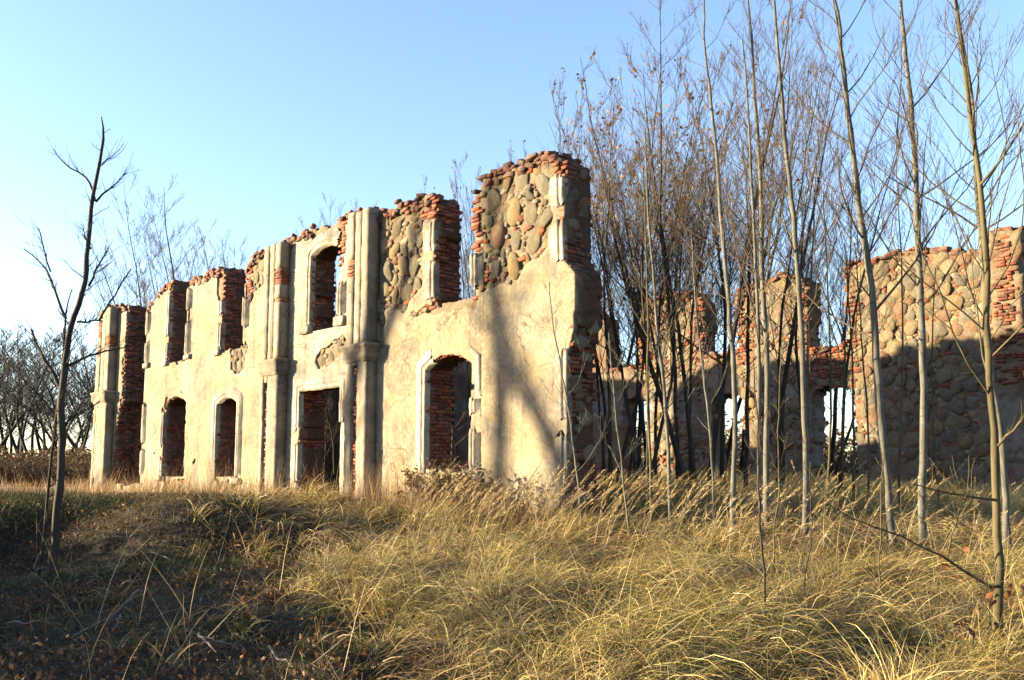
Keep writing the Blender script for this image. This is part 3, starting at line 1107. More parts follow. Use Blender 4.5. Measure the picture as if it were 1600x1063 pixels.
# brick arch over the lower windows that have lost their moulding
for k, a0, a1 in (('F_lo', -0.6, 1.0), ('B_lo', -1, 1)):
    o = O[k]
    for x in np.arange(a0, a1, 0.11):
        c, hw = (o.u0 + o.u1) / 2, (o.u1 - o.u0) / 2
        FR.bricks.append((c + hw * x, 0.10, o.h1 + o.rise * (1 - x * x) + 0.085, 0.07, 0.13, 0.16, 0, x * 0.32, 0, False, random.randrange(8)))
FR.flush_bricks(290)


# ------------------------------------------------------------------ field stones of the front wall
BP_W = [[px_wall(a, b, D1) for a, b in bp] for bp in BPATCH]
fr_stone_ok = Lookup(lambda U, H: exposed(U, H) & front_inside(U, H, grow=0.03) & ~np.any([in_poly(U, H, q) for q in BP_W], axis=0), -34.8, -10.7, -0.6, 7.2)
FR.pack_stones(fr_stone_ok, (-13.9, -11.7, 4.3, 6.6), 0.045, 0.29, 0.09, 8000, 70, (0.66, 0.95), 1, 420)
FR.pack_stones(fr_stone_ok, (-17.1, -15.3, 4.1, 6.6), 0.045, 0.27, 0.09, 7000, 60, (0.66, 0.95), 2, 420)
FR.pack_stones(fr_stone_ok, (-23.7, -22.2, 5.3, 6.75), 0.05, 0.2, 0.08, 900, 16, (0.7, 1), 3, 80)
FR.pack_stones(fr_stone_ok, (-24.6, -23.5, 3.3, 4.3), 0.05, 0.2, 0.07, 700, 12, (0.7, 1), 4, 60)
FR.pack_stones(fr_stone_ok, (-19.9, -18.4, 3.1, 4.1), 0.05, 0.2, 0.07, 700, 12, (0.7, 1), 5, 80)
FR.pack_stones(fr_stone_ok, (-29.2, -27.1, 0.1, 0.66), 0.05, 0.16, 0.07, 700, 10, (0.8, 1.2), 6, 50)
FR.pack_stones(fr_stone_ok, (-25.4, -23.7, 0.1, 0.62), 0.05, 0.16, 0.07, 700, 10, (0.8, 1.2), 7, 50)
FR.flush_small()

# ------------------------------------------------------------------ the back wall
BK = Wall('ruined_rear_facade', -15.0, D2, 'rough fieldstone and brick back wall of the ruin, bare of plaster, behind the saplings', 'ruin')
TOPB = np.array([(-37, 6.6), (-23, 6.6), (-22.3, 6.55), (-21.9, 6.3), (-20.4, 6.2), (-20.0, 6.6), (-19.2, 6.75), (-18.2, 6.65), (-17.7, 6.4), (-16.45, 6.5), (-15.9, 6.68), (-15.1, 6.7), (-14.4, 6.66),
                 (-13.98, 6.4), (-12.8, 6.55), (-12.2, 6.7), (-11.2, 6.72), (-10, 6.66), (-8.9, 6.5), (-8.86, 6.86), (-8.2, 6.8), (-7.7, 6.6)])
OPB = [Opening(-21.9, -20.4, 4.45, 9), Opening(-17.72, -16.45, 4.5, 9), Opening(-13.99, -12.8, 4.35, 9),
       Opening(-21.2, -20.0, -1, 3.15, 0.2), Opening(-17.5, -16.25, -1, 3.0, 0.2), Opening(-14.0, -12.62, -1, 3.0, 0.24)]
for k in range(4):
    OPB += [Opening(-25.6 - 3.6 * k, -24.2 - 3.6 * k, 4.3, 9)]


def back_inside(U, H, grow=0.0):
    jag = 0.34 * fbm(U * 1.4, U * 0 + 13, 205, 4)
    top = np.interp(U, TOPB[:, 0], TOPB[:, 1]) - 0.04 + jag
    r_end = np.interp(H, [-1, 2, 3.6, 4.2, 5, 7], [-7.6, -7.75, -7.85, -8.1, -8.12, -8.14]) + 0.22 * fbm(H * 2, H * 0 + 7, 233, 3)
    ok = (H < top) & (U < r_end) & (U > -36)
    wu, wh = U + 0.3 * fbm(U * 2.2, H * 2.2, 271, 3), H + 0.26 * fbm(U * 2.2, H * 2.2, 277, 3)
    for o in OPB:
        ok &= ~o.inside(wu, wh, grow)
    return ok


us = np.arange(-36, -7.2, 0.095)
hs = np.arange(-0.6, 7.2, 0.08)
UC, HC = np.meshgrid((us[:-1] + us[1:]) / 2, (hs[:-1] + hs[1:]) / 2, indexing='ij')
UV, HV = np.meshgrid(us, hs, indexing='ij')
core = back_inside(UC, HC)
yf = 0.05 + 0.20 * fbm(UV * 2.0, HV * 2.0, 213, 5) - 0.10 * ((UV > -8.9) & (HV > 1.0))
V, P = slab(us, hs, core, yf, 0.72, rng.normal(0, 0.018, UV.shape), rng.normal(0, 0.015, UV.shape), 0, 5, True, 0.03)
f = fbm(V[:, 0] * 1.1, V[:, 2] * 1.1, 281)[:, None]
cc = np.array([0.35, 0.27, 0.175]) * (1 + 0.4 * f)
rb = 0.55 * sstep(0.05, 0.2, fbm(V[:, 0] * 1.3, V[:, 2] * 1.3, 291))[:, None]
cc = cc * (1 - rb) + np.array([0.33, 0.14, 0.08]) * rb
lime = (sstep(-0.08, 0.08, fbm(V[:, 0] * 0.9, V[:, 2] * 1.6, 295)) * sstep(4.0, 3.2, V[:, 2]))[:, None]
cc = cc * (1 - 0.7 * lime) + np.array([0.40, 0.375, 0.34]) * 0.7 * lime
BK.part('masonry_core', V, P, M_RUBBLE, False, cc)

random.seed(99)
u = -23.0
while u < -8.0:
    L = random.uniform(0.16, 0.28)
    um = u + L / 2
    H = np.linspace(3.5, 7.2, 180)
    ins = back_inside(np.full(180, um), H)
    if ins.any():
        ht = H[ins].max()
        for row, y in enumerate((0.06, 0.25, 0.45, 0.62)):
            for c in range(-1, 2 if random.random() < 0.3 else 1):
                if random.random() < 0.7:
                    BK.brick(um + random.uniform(-.06, .06), y + random.uniform(-.08, .06), ht + 0.02 + c * 0.074, L, random.uniform(0.11, 0.2), random.uniform(0.055, 0.10), 'u', 0.2, random.random() < 0.6, 0.1)
    u += L * 0.95


BK_IN = Lookup(lambda U, H: back_inside(U, H, -0.06), -23, -7.2, -0.6, 7.2)


def bk_bricks(poly, dens):
    uu, hh = [p[0] for p in poly], [p[1] for p in poly]
    h, odd = min(hh), 0
    while h < max(hh):
        u = min(uu) - (0.13 if odd else 0)
        while u < max(uu):
            L = 0.25 if random.random() < 0.6 else 0.12
            U, H = np.array([u + L / 2]), np.array([h])
            if random.random() < dens and in_poly(U + 0.25 * fbm(U * 3, H * 3, 3), H, poly)[0] and BK_IN(u + L / 2, h):
                y = 0.02 + 0.20 * fbm(U * 2.0, H * 2.0, 213, 5)[0] - (0.10 if u > -8.9 else 0)
                BK.brick(u + L / 2, y + 0.03 + random.gauss(0, 0.015), h, L * 0.97, 0.12, 0.066, 'u', 0.06)
            u += L + 0.012
        h += 0.078
        odd ^= 1


BKB = [[(-8.9, 3.0), (-8.0, 2.9), (-8.0, 4.3), (-8.3, 4.3), (-8.3, 6.7), (-8.7, 6.7), (-8.8, 5.0), (-9.1, 4.2)], [(-12.85, 4.4), (-12.45, 4.4), (-12.5, 6.5), (-12.85, 6.5)],
       [(-16.5, 4.0), (-16.1, 4.2), (-16.15, 6.6), (-16.5, 6.5)], [(-14.35, 4.3), (-13.95, 4.3), (-13.95, 6.5), (-14.3, 6.5)], [(-20.4, 4.4), (-20.0, 4.4), (-20.0, 6.5), (-20.4, 6.3)],
       [(-18.1, 4.4), (-17.7, 4.4), (-17.7, 6.5), (-18.1, 6.6)], [(-14.1, 3.2), (-12.5, 3.2), (-12.5, 4.4), (-14.1, 4.4)]]
for q in BKB:
    bk_bricks(q, 0.62)
BK.flush_bricks(260)


bk_ok = Lookup(lambda U, H: back_inside(U, H, 0.02) & ~np.any([in_poly(U, H, q) for q in BKB[:6]], axis=0), -23, -7.2, -0.6, 7.2)
BK.pack_stones(bk_ok, (-12.75, -8.9, -0.1, 6.5), 0.06, 0.21, 0.075, 9000, 190, (0.8, 1.5), 11, 4200, 0.06)
BK.pack_stones(bk_ok, (-16.4, -13.9, -0.1, 6.5), 0.06, 0.17, 0.08, 3000, 50, (0.8, 1.5), 12, 1600, 0.06)
BK.pack_stones(bk_ok, (-20.4, -17.6, -0.1, 6.5), 0.06, 0.17, 0.08, 3000, 50, (0.8, 1.5), 13, 1600, 0.06)
BK.flush_small()

# ------------------------------------------------------------------ trees
class Tubes:
    def __init__(self):
        self.g = {}

    def add(self, P, R, sides):
        self.g.setdefault((len(P), sides), []).append((P, R))

    def mesh(self, name, mat):
        acc = Acc()
        for (n, s), lst in self.g.items():
            P = np.array([a for a, _ in lst], float)
            R = np.array([b for _, b in lst], float)
            T = np.gradient(P, axis=1)
            T /= np.linalg.norm(T, axis=2, keepdims=True) + 1e-9
            ref = np.where(np.abs(T[..., 2:3]) < 0.9, np.array([0, 0, 1.0]), np.array([1.0, 0, 0]))
            ref = np.broadcast_to(ref[:, :1], T.shape)
            B = np.cross(T, ref)
            B /= np.linalg.norm(B, axis=2, keepdims=True) + 1e-9
            Cc = np.cross(T, B)
            a = np.linspace(0, 2 * np.pi, s, endpoint=False)
            V = P[:, :, None] + R[:, :, None, None] * (B[:, :, None] * np.cos(a)[:, None] + Cc[:, :, None] * np.sin(a)[:, None])
            ids = np.arange(V.size // 3).reshape(len(P), n, s)
            nx = np.roll(ids, -1, 2)
            q = np.stack([ids[:, :-1], ids[:, 1:], nx[:, 1:], nx[:, :-1]], -1).reshape(-1, 4)
            acc.add(V.reshape(-1, 3), [q])
        return acc.mesh(name, mat, True)


def limb(r, base, az, el, L, r0, n, up=0.25, wob=0.10, tip=0.25):
    P = np.zeros((n, 3))
    P[0] = base
    d = np.array([math.cos(el) * math.sin(az), math.cos(el) * math.cos(az), math.sin(el)])
    for k in range(1, n):
        d = d + r.normal(0, wob, 3) + np.array([0, 0, up / n * 2])
        d /= np.linalg.norm(d)
        P[k] = P[k - 1] + d * L / (n - 1)
    return P, r0 * (1 - (1 - tip) * np.linspace(0, 1, n))


def along(P, R, t):
    k = t * (len(P) - 1)
    i = min(int(k), len(P) - 2)
    f = k - i
    return P[i] * (1 - f) + P[i + 1] * f, R[i] * (1 - f) + R[i + 1] * f, P[i + 1] - P[i]


def crown(tb, r, P, R, H, n1=14, t0=0.25, len1=0.28, el1=0.8, n2=4, n3=3, up=0.35, wob=0.09, thick=0.45, twig=0.0035, leaves=None, lden=0.0, s1=4):
    az = r.uniform(0, 6.28)
    for k in range(n1):
        t = t0 + (0.97 - t0) * ((k + r.uniform(0, 1)) / n1)
        p, rad, _ = along(P, R, t)
        az += 2.4 + r.normal(0, 0.4)
        L = H * len1 * (1.15 - t) * r.uniform(0.6, 1.25) / 0.75
        B, RB = limb(r, p, az, el1 + r.normal(0, 0.12), L, max(rad * thick * r.uniform(0.6, 1.0), twig * 1.6), 7, up, wob)
        RB = np.maximum(RB, twig)
        tb.add(B, RB, s1)
        for j in range(n2):
            t2 = r.uniform(0.2, 0.95)
            p2, rad2, d2 = along(B, RB, t2)
            a2 = math.atan2(d2[0], d2[1]) + r.choice([-1, 1]) * r.uniform(0.3, 0.9)
            B2, R2 = limb(r, p2, a2, el1 + r.normal(0.1, 0.2), L * 0.5 * r.uniform(0.5, 1.1) * (1.2 - t2 * 0.6), max(rad2 * 0.6, twig), 5, up, wob * 1.2)
            tb.add(B2, np.maximum(R2, twig * 0.8), 3)
            for i in range(n3):
                t3 = r.uniform(0.2, 1)
                p3, rad3, d3 = along(B2, R2, t3)
                a3 = math.atan2(d3[0], d3[1]) + r.normal(0, 0.9)
                B3, R3 = limb(r, p3, a3, el1 + r.normal(0.1, 0.35), L * 0.22 * r.uniform(0.5, 1.2), twig * 0.9, 3, up, wob)
                tb.add(B3, np.maximum(R3, twig * 0.55), 3)
                if leaves is not None and r.random() < lden:
                    leaves.append(along(B3, R3, r.uniform(0.3, 1))[0])


def leaf_mesh(name, pts, r, size, cols, mat=None):
    """curled little leaves: four faces each round a bent midrib"""
    pts = np.array(pts, float)
    n = len(pts)
    s = size * r.uniform(0.6, 1.3, (n, 1, 1))
    shape = np.array([[0, -0.5, 0], [-0.28, -0.05, 0.10], [0, 0, -0.03], [0.28, -0.05, 0.10], [0, 0.5, 0.06]])
    A = r.normal(size=(n, 3))
    A /= np.linalg.norm(A, axis=1)[:, None]
    Bv = np.cross(A, r.normal(size=(n, 3)))
    Bv /= np.linalg.norm(Bv, axis=1)[:, None]
    Cv = np.cross(A, Bv)
    V = pts[:, None] + s * (shape[None, :, 0:1] * A[:, None] + shape[None, :, 1:2] * Bv[:, None] + shape[None, :, 2:3] * Cv[:, None])
    ids = np.arange(n)[:, None] * 5
    tri = np.concatenate([ids + np.array([0, 2, 1]), ids + np.array([0, 3, 2]), ids + np.array([1, 2, 4]), ids + np.array([2, 3, 4])])
    c = np.array(cols)[r.integers(len(cols), size=n)] * r.uniform(0.6, 1.3, (n, 1))
    return mesh_from(name, V.reshape(-1, 3), [tri], mat or M_LEAF, False, np.repeat(c, 5, 0))


LEAF_BROWN = [(0.40, 0.20, 0.07), (0.48, 0.27, 0.10), (0.32, 0.14, 0.06), (0.52, 0.33, 0.14), (0.27, 0.12, 0.06)]


def resample(P, R, n):
    d = np.concatenate([[0], np.cumsum(np.linalg.norm(np.diff(P, axis=0), axis=1))])
    t = np.linspace(0, d[-1], n)
    # smooth through the traced points
    Q = np.stack([np.interp(t, d, P[:, k]) for k in range(3)], -1)
    Q[1:-1] = 0.25 * Q[:-2] + 0.5 * Q[1:-1] + 0.25 * Q[2:]
    Q[1:-1] = 0.25 * Q[:-2] + 0.5 * Q[1:-1] + 0.25 * Q[2:]
    return Q, np.interp(t, d, R)


def tree_from(name, label, cat, group, P, R, mat_t, mat_b, r, H, kw, extra=None, leaves=False, lsize=0.05, lcols=LEAF_BROWN):
    base = P[0].copy()
    base[2] = float(gh(base[0], base[1]))
    root = tag(link(name, None, None, tuple(base)), label, cat, group)
    tt, tb, lv = Tubes(), Tubes(), []
    P, R = resample(P, R, max(14, int(len(P) * 3)))
    wob = np.cumsum(r.normal(0, 0.010, P.shape), 0) * np.array([1, 1, 0.2])
    P = P + wob
    R = R * (1 + np.abs(r.normal(0, 0.09, len(R))))
    R[0] *= 1.35
    R[1] *= 1.1
    tt.add(P - base, R, 8)
    if kw is not None:
        crown(tb, r, P - base, R, H, leaves=lv if leaves else None, **kw)
    for Q, RR in (extra or []):
        Q2, R2 = resample(np.array(Q) - base, np.array(RR), 9)
        Q2[1:] += np.cumsum(r.normal(0, 0.008, Q2[1:].shape), 0)
        tb.add(Q2, R2, 5)
        for j in range(16):
            p2, rad2, d2 = along(Q2, R2, r.uniform(0.25, 0.98))
            a2 = math.atan2(d2[0], d2[1]) + r.choice([-1, 1]) * r.uniform(0.4, 1.2)
            B2, RB = limb(r, p2, a2, r.uniform(0.2, 1.1), r.uniform(0.05, 0.42), max(rad2 * 0.45, 0.0028), 4, 0.3, 0.12)
            tb.add(B2, np.maximum(RB, 0.0022), 3)
    link('trunk', tt.mesh('trunk', mat_t), root)
    if tb.g:
        link('branches', tb.mesh('branches', mat_b), root)
    if lv:
        tag(link('leaves', leaf_mesh('leaves', lv, r, lsize, lcols), root), kind='stuff')
    return root


def trace(pxs, Y, drift=0.0, to_ground=True):
    """a stem seen at these pixels, standing Y metres away"""
    pts = [px_at(x, y, Y + drift * k / max(1, len(pxs) - 1)) for k, (x, y) in enumerate(pxs)]
    P = np.array(pts)
    if to_ground:
        b = P[0].copy()
        g = float(gh(b[0], b[1])) - 0.06
        if b[2] > g:
            P = np.concatenate([[[b[0] + (P[0, 0] - P[1, 0]) * 0.05, b[1], g]], P])
        else:
            P[0, 2] = g
    return P


def width(px, Y):
    return px * Y / FPX / 2


# the bare tree on the bank, at the left
r = np.random.default_rng(3)
YT = 12.6
P = trace([(84, 905), (87, 800), (95, 690), (98, 620), (104, 558), (117, 512), (139, 446), (143, 378), (151, 303), (164, 243), (167, 205), (162, 182)], YT)
R = width(1, YT) * np.interp(np.linspace(0, 1, len(P)), [0, 0.1, 0.4, 0.6, 0.8, 0.93, 1], [14, 12, 10, 7.5, 5.5, 3.5, 1.6])
zz = lambda pts: [px_at(x / 1.329, 160 + y / 1.329, YT) for x, y in pts]
ex = [(zz(q), np.linspace(a, b, len(q)) * YT / FPX / 2) for q, a, b in [
    ([(130, 600), (110, 560), (90, 530), (78, 495), (70, 468)], 7, 3.5), ([(137, 450), (118, 420), (105, 360), (75, 330), (40, 305)], 5, 1.5), ([(105, 352), (90, 300), (78, 258)], 3, 1.5),
    ([(184, 382), (200, 345), (215, 322), (229, 300)], 4, 1.5), ([(189, 305), (178, 285), (168, 262)], 3, 1.5), ([(197, 205), (190, 180), (172, 150), (140, 140), (120, 128), (108, 103)], 4.5, 1.3),
    ([(199, 207), (215, 190), (238, 172), (266, 148)], 4, 1.5), ([(212, 130), (225, 120), (236, 112)], 3, 1.3), ([(160, 456), (185, 454), (218, 453)], 4, 2), ([(205, 455), (222, 420), (248, 385), (270, 347)], 4, 1.5),
    ([(140, 548), (175, 530), (210, 520), (262, 513)], 5, 2), ([(128, 680), (150, 655), (180, 640), (205, 622)], 4, 1.5), ([(132, 600), (131, 520), (137, 470), (135, 430), (143, 390)], 5, 1.5),
    ([(80, 985), (95, 880), (104, 780), (118, 660), (128, 600)], 5, 3.5), ([(115, 830), (140, 850), (172, 888)], 4, 1.5)]]
tree_from('bare_tree', 'small crooked leafless tree with dark knobby branches on the bank left of the ruin', 'tree', None, P, R, M_DARK, M_DARK, r, 6, dict(n1=16, t0=0.42, len1=0.10, el1=0.5, n2=3, n3=1, up=0.3, wob=0.16, twig=0.0026, thick=0.3), ex)

# pale young stems in front of the ruin, traced one by one
STEMS = [
    ([(1560, 1062), (1551, 960), (1556, 840), (1550, 720), (1538, 600), (1531, 480), (1526, 300), (1507, 140), (1491, 30), (1478, -90)], 7.6, [19, 17, 15, 13, 11, 8, 5], M_OLIVE,
     'olive-barked young tree with a low forked side branch standing in the foreground grass', 22, 0.30),
    ([(1573, 850), (1566, 730), (1553, 590), (1541, 480), (1533, 370), (1523, 280), (1519, 150), (1500, 40), (1490, -60)], 12.5, [15, 13, 12, 11, 9, 6, 4], M_PALE,
     'pale slim tree close behind the olive-barked foreground tree', 20, 0.25),
    ([(1441, 850), (1444, 700), (1441, 540), (1434, 380), (1427, 250), (1413, 110), (1403, 10), (1398, -80)], 13.6, [17, 15, 14, 12, 10, 7, 5], M_PALE, 'straight grey stem in front of the boulder-studded corner of the back wall', 20, 0.3),
    ([(1396, 850), (1390, 780), (1380, 690), (1368, 575), (1356, 450), (1342, 332), (1331, 245), (1319, 144), (1311, 87), (1296, 0), (1285, -70)], 13.2, [19, 17, 16, 14, 11, 8, 5], M_PALE,
     'grey stem leaning over as it rises, in front of the back wall end section', 22, 0.32),
    ([(1259, 835), (1260, 720), (1257, 600), (1250, 460), (1237, 315), (1226, 197), (1219, 109), (1213, 35), (1205, -60)], 14.0, [13, 12, 11, 10, 8, 6, 4], M_PALE, 'pale stem standing in line with the edge of the back wall arch', 20, 0.28),
    ([(1267, 820), (1267, 700), (1265, 560), (1271, 420), (1276, 330), (1280, 250)], 16.5, [8, 7, 6, 5, 3, 2], M_TWIG, 'thin brown sapling next to the arch in the back wall', 14, 0.25),
    ([(1190, 812), (1189, 700), (1186, 540), (1178, 400), (1172, 300), (1168, 180), (1160, 60)], 13.2, [9, 8, 7.5, 6, 5, 3], M_PALE, 'thin pale stem of the close pair before the middle back pier', 16, 0.22),
    ([(1197, 800), (1199, 680), (1196, 550), (1187, 420), (1184, 315), (1178, 210), (1175, 122), (1169, 20), (1165, -60)], 15.0, [13, 12, 11, 9, 7, 5, 3], M_PALE, 'thicker pale stem of the close pair before the middle back pier', 20, 0.25),
    ([(1146, 812), (1143, 701), (1137, 588), (1130, 480), (1122, 400), (1114, 262), (1104, 150), (1097, 87), (1095, 0)], 14.5, [11, 10, 10, 9, 7, 5, 3], M_PALE, 'pale greenish stem rising before the gap between two back piers', 20, 0.25),
    ([(1047, 800), (1043, 663), (1032, 545), (1021, 400), (1014, 280), (1010, 200)], 15.5, [8, 7, 7, 6, 4, 2], M_PALE, 'slim pale sapling leaning in front of the left back pier', 16, 0.22),
    ([(1116, 800), (1112, 690), (1098, 569), (1084, 456), (1076, 360)], 16.0, [6, 5, 5, 4, 2], M_PALE, 'very thin pale sapling bowed before the left back pier', 12, 0.2),
    ([(1020, 800), (1016, 690), (1012, 560), (1008, 400), (1002, 260)], 15.2, [6, 6, 5, 4, 2], M_OLIVE, 'thin brown upright sapling between facade end and back piers', 14, 0.2),
    ([(985, 800), (975, 720), (962, 600), (958, 520)], 14.0, [4, 4, 3, 2], M_PALE, 'short whip-thin sapling beside the broken facade end', 10, 0.25),
    ([(909, 800), (903, 730), (890, 640), (875, 540), (870, 470), (868, 440)], 14.3, [4, 4, 3, 2.5, 1.5], M_PALE, 'whip-thin sapling in front of the broken facade edge', 12, 0.3),
    ([(1203, 1058), (1196, 960), (1193, 850), (1190, 740), (1188, 640), (1187, 560)], 8.2, [6, 5, 5, 4, 3, 2], M_DARK, 'thin dark leafless whip rising from the foreground grass', 9, 0.2),
    ([(1206, 910), (1207, 830), (1213, 740), (1214, 640), (1216, 540)], 10.5, [4, 4, 3, 3, 2], M_OLIVE, 'second thin whip in the grass beside the dark one', 9, 0.2),
    ([(1258, 980), (1262, 880), (1264, 800), (1266, 720)], 9.2, [3, 3, 2.5, 2], M_DARK, 'short dark whip in the grass in line with the arch', 6, 0.2),
    ([(1374, 960), (1378, 860), (1380, 780), (1383, 700)], 9.3, [3.4, 3, 3, 2], M_OLIVE, 'short pale whip in the grass before the leaning stem', 6, 0.2),
    ([(1293, 770), (1300, 640), (1297, 540), (1290, 420), (1284, 300)], 19.0, [5, 5, 4, 3, 2], M_OLIVE, 'thin sapling seen inside the back wall arch opening', 12, 0.2),
    ([(1315, 770), (1318, 650), (1322, 520), (1330, 400), (1334, 300)], 19.5, [5, 5, 4, 3, 2], M_OLIVE, 'thin sapling at the right jamb of the back wall arch', 12, 0.2),
    ([(1332, 775), (1333, 650), (1330, 560), (1322, 460), (1318, 380)], 18.5, [6, 5, 4, 3, 2], M_OLIVE, 'brown sapling before the left edge of the boulder-studded wall', 12, 0.2),
    ([(1357, 780), (1358, 690), (1352, 600), (1344, 480), (1336, 380)], 17.5, [5, 5, 4, 3, 2], M_TWIG, 'reddish sapling crossing the boulder-studded wall behind the leaning stem', 12, 0.2),
    ([(1407, 770), (1410, 660), (1411, 520), (1408, 400), (1404, 300), (1400, 180)], 17.5, [5, 5, 4, 3, 2, 1.5], M_TWIG, 'thin reddish sapling in the middle of the boulder-studded wall', 12, 0.2),
    ([(1468, 775), (1460, 690), (1456, 560), (1462, 420)], 18.0, [4, 4, 3, 2], M_OLIVE, 'thin sapling before the pale mortar patch of the back wall', 10, 0.2)]
for i, (pxs, Y, wd, mt, lab, n1, ln) in enumerate(STEMS):
    r = np.random.default_rng(500 + i)
    P = trace(pxs, Y, r.uniform(-0.5, 0.5))
    R = np.interp(np.linspace(0, 1, len(P)), np.linspace(0, 1, len(wd)), wd) * Y / FPX / 2 * 0.76
    H = P[-1, 2] - P[0, 2]
    big = wd[0] > 8
    ex = []
    if i == 0:
        c = lambda pts: [px_at(x, y, 7.6 - 0.15 * k) for k, (x, y) in enumerate(pts)]
        ex = [(c([(1549, 918), (1528, 905), (1505, 885), (1480, 868), (1445, 850), (1400, 836), (1350, 822), (1305, 792)]), np.linspace(5.5, 1.4, 8) * 7.6 / FPX / 2),
              (c([(1480, 868), (1498, 830), (1508, 800), (1512, 770)]), np.linspace(3, 1.3, 4) * 7.6 / FPX / 2),
              (c([(1554, 781), (1520, 780), (1480, 772), (1425, 757)]), np.linspace(5, 1.5, 4) * 7.6 / FPX / 2),
              (c([(1556, 700), (1575, 680), (1600, 655), (1640, 630)]), np.linspace(5, 2, 4) * 7.6 / FPX / 2),
              (c([(1558, 1035), (1575, 1020), (1600, 1000), (1640, 960)]), np.linspace(6, 3, 4) * 7.6 / FPX / 2),
              (c([(1552, 1000), (1545, 940), (1560, 880)]), np.linspace(3, 1.5, 3) * 7.6 / FPX / 2),
              (c([(1531, 290), (1560, 250), (1590, 205), (1630, 140)]), np.linspace(5, 2, 4) * 7.6 / FPX / 2)]
    kw = dict(n1=n1 if big else n1, t0=0.34 if big else 0.25, len1=ln, el1=0.78, n2=5 if big else 3, n3=3 if big else 2, up=0.35, wob=0.12, twig=0.0024 if Y < 11 else 0.0032, thick=0.4)
    if not big:
        kw['len1'] = ln * 0.8
    t = tree_from('young_tree' if big else 'sapling', lab, 'tree' if big else 'sapling', None, P, R, mt, M_TWIG if big and mt is not M_OLIVE else mt, r, H, kw, ex)
    if i == 0:
        pts = [px_at(x + r.normal(0, 14), y + r.normal(0, 12), 7.4 + r.normal(0, 0.1)) - np.array(t.location) for x, y in
               [(1515, 965)] * 7 + [(1500, 985)] * 6 + [(1535, 940)] * 5 + [(1470, 875)] * 3 + [(1590, 950)] * 5 + [(1578, 930)] * 3 + [(1500, 880)] * 2]
        tag(link('leaves', leaf_mesh('leaves', pts, r, 0.075, [(0.24, 0.085, 0.03), (0.30, 0.12, 0.045), (0.18, 0.065, 0.028)]), t), kind='stuff')


# the thicket: a few grown kinds, then copies
def grown(seed, H, stems, r0, leafy, kw, mats=(None, None)):
    r = np.random.default_rng(seed)
    tt, tb, lv = Tubes(), Tubes(), []
    for s in range(stems):
        a = r.uniform(0, 6.28)
        sp = 0.0 if stems == 1 else 0.2
        P, R = limb(r, np.array([0.12 * math.sin(a) * (stems > 1), 0.12 * math.cos(a) * (stems > 1), -0.15]), a, math.pi / 2 - sp * r.uniform(0.5, 1.5), H * r.uniform(0.8, 1.0), r0 * r.uniform(0.6, 1), 16, 0.10, 0.05, 0.08)
        R = np.maximum(R, 0.004)
        tt.add(P, R, 6)
        crown(tb, r, P, R, H, leaves=lv if leafy else None, lden=leafy, **kw)
    out = [('trunk', tt.mesh('trunk', mats[0] or M_DARK)), ('branches', tb.mesh('branches', mats[1] or M_TWIG))]
    if lv:
        out.append(('leaves', leaf_mesh('leaves', lv, r, 0.105, LEAF_BROWN)))
    return H, out


KW = dict(n1=16, t0=0.26, len1=0.29, el1=0.72, n2=7, n3=4, up=0.55, wob=0.12, twig=0.0036, thick=0.42)
KINDS = [grown(1, 10, 3, 0.062, 0.20, {**KW, 'n1': 14}), grown(2, 10, 2, 0.068, 0.0, KW), grown(3, 10, 3, 0.055, 0.14, {**KW, 'n1': 15}), grown(4, 10, 1, 0.07, 0.0, {**KW, 'n1': 26}),
         grown(5, 10, 2, 0.055, 0.2, {**KW, 'el1': 1.05}), grown(6, 10, 1, 0.07, 0.0, {**KW, 'len1': 0.2, 'n1': 24, 'el1': 1.1}),
         grown(7, 10, 1, 0.13, 0.05, {**KW, 'n1': 24, 't0': 0.33, 'el1': 0.55, 'n2': 5, 'n3': 3, 'twig': 0.009}, (M_BLACK, M_BLACK)), grown(8, 10, 2, 0.12, 0.0, {**KW, 'n1': 18, 't0': 0.3, 'el1': 0.6, 'n2': 5, 'n3': 3, 'twig': 0.009}, (M_BLACK, M_BLACK))]


def plant(kind, name, label, cat, group, X, Y, H, rz, sxy=1.0):
    H0, parts = KINDS[kind]
    s = H / H0
    root = tag(link(name, None, None, (X, Y, float(gh(X, Y))), (0, 0, rz), (s * sxy, s * sxy, s)), label, cat, group)
    for nm, me in parts:
        o = link(nm, me, root)
        if nm == 'leaves':
            o['kind'] = 'stuff'
    return root


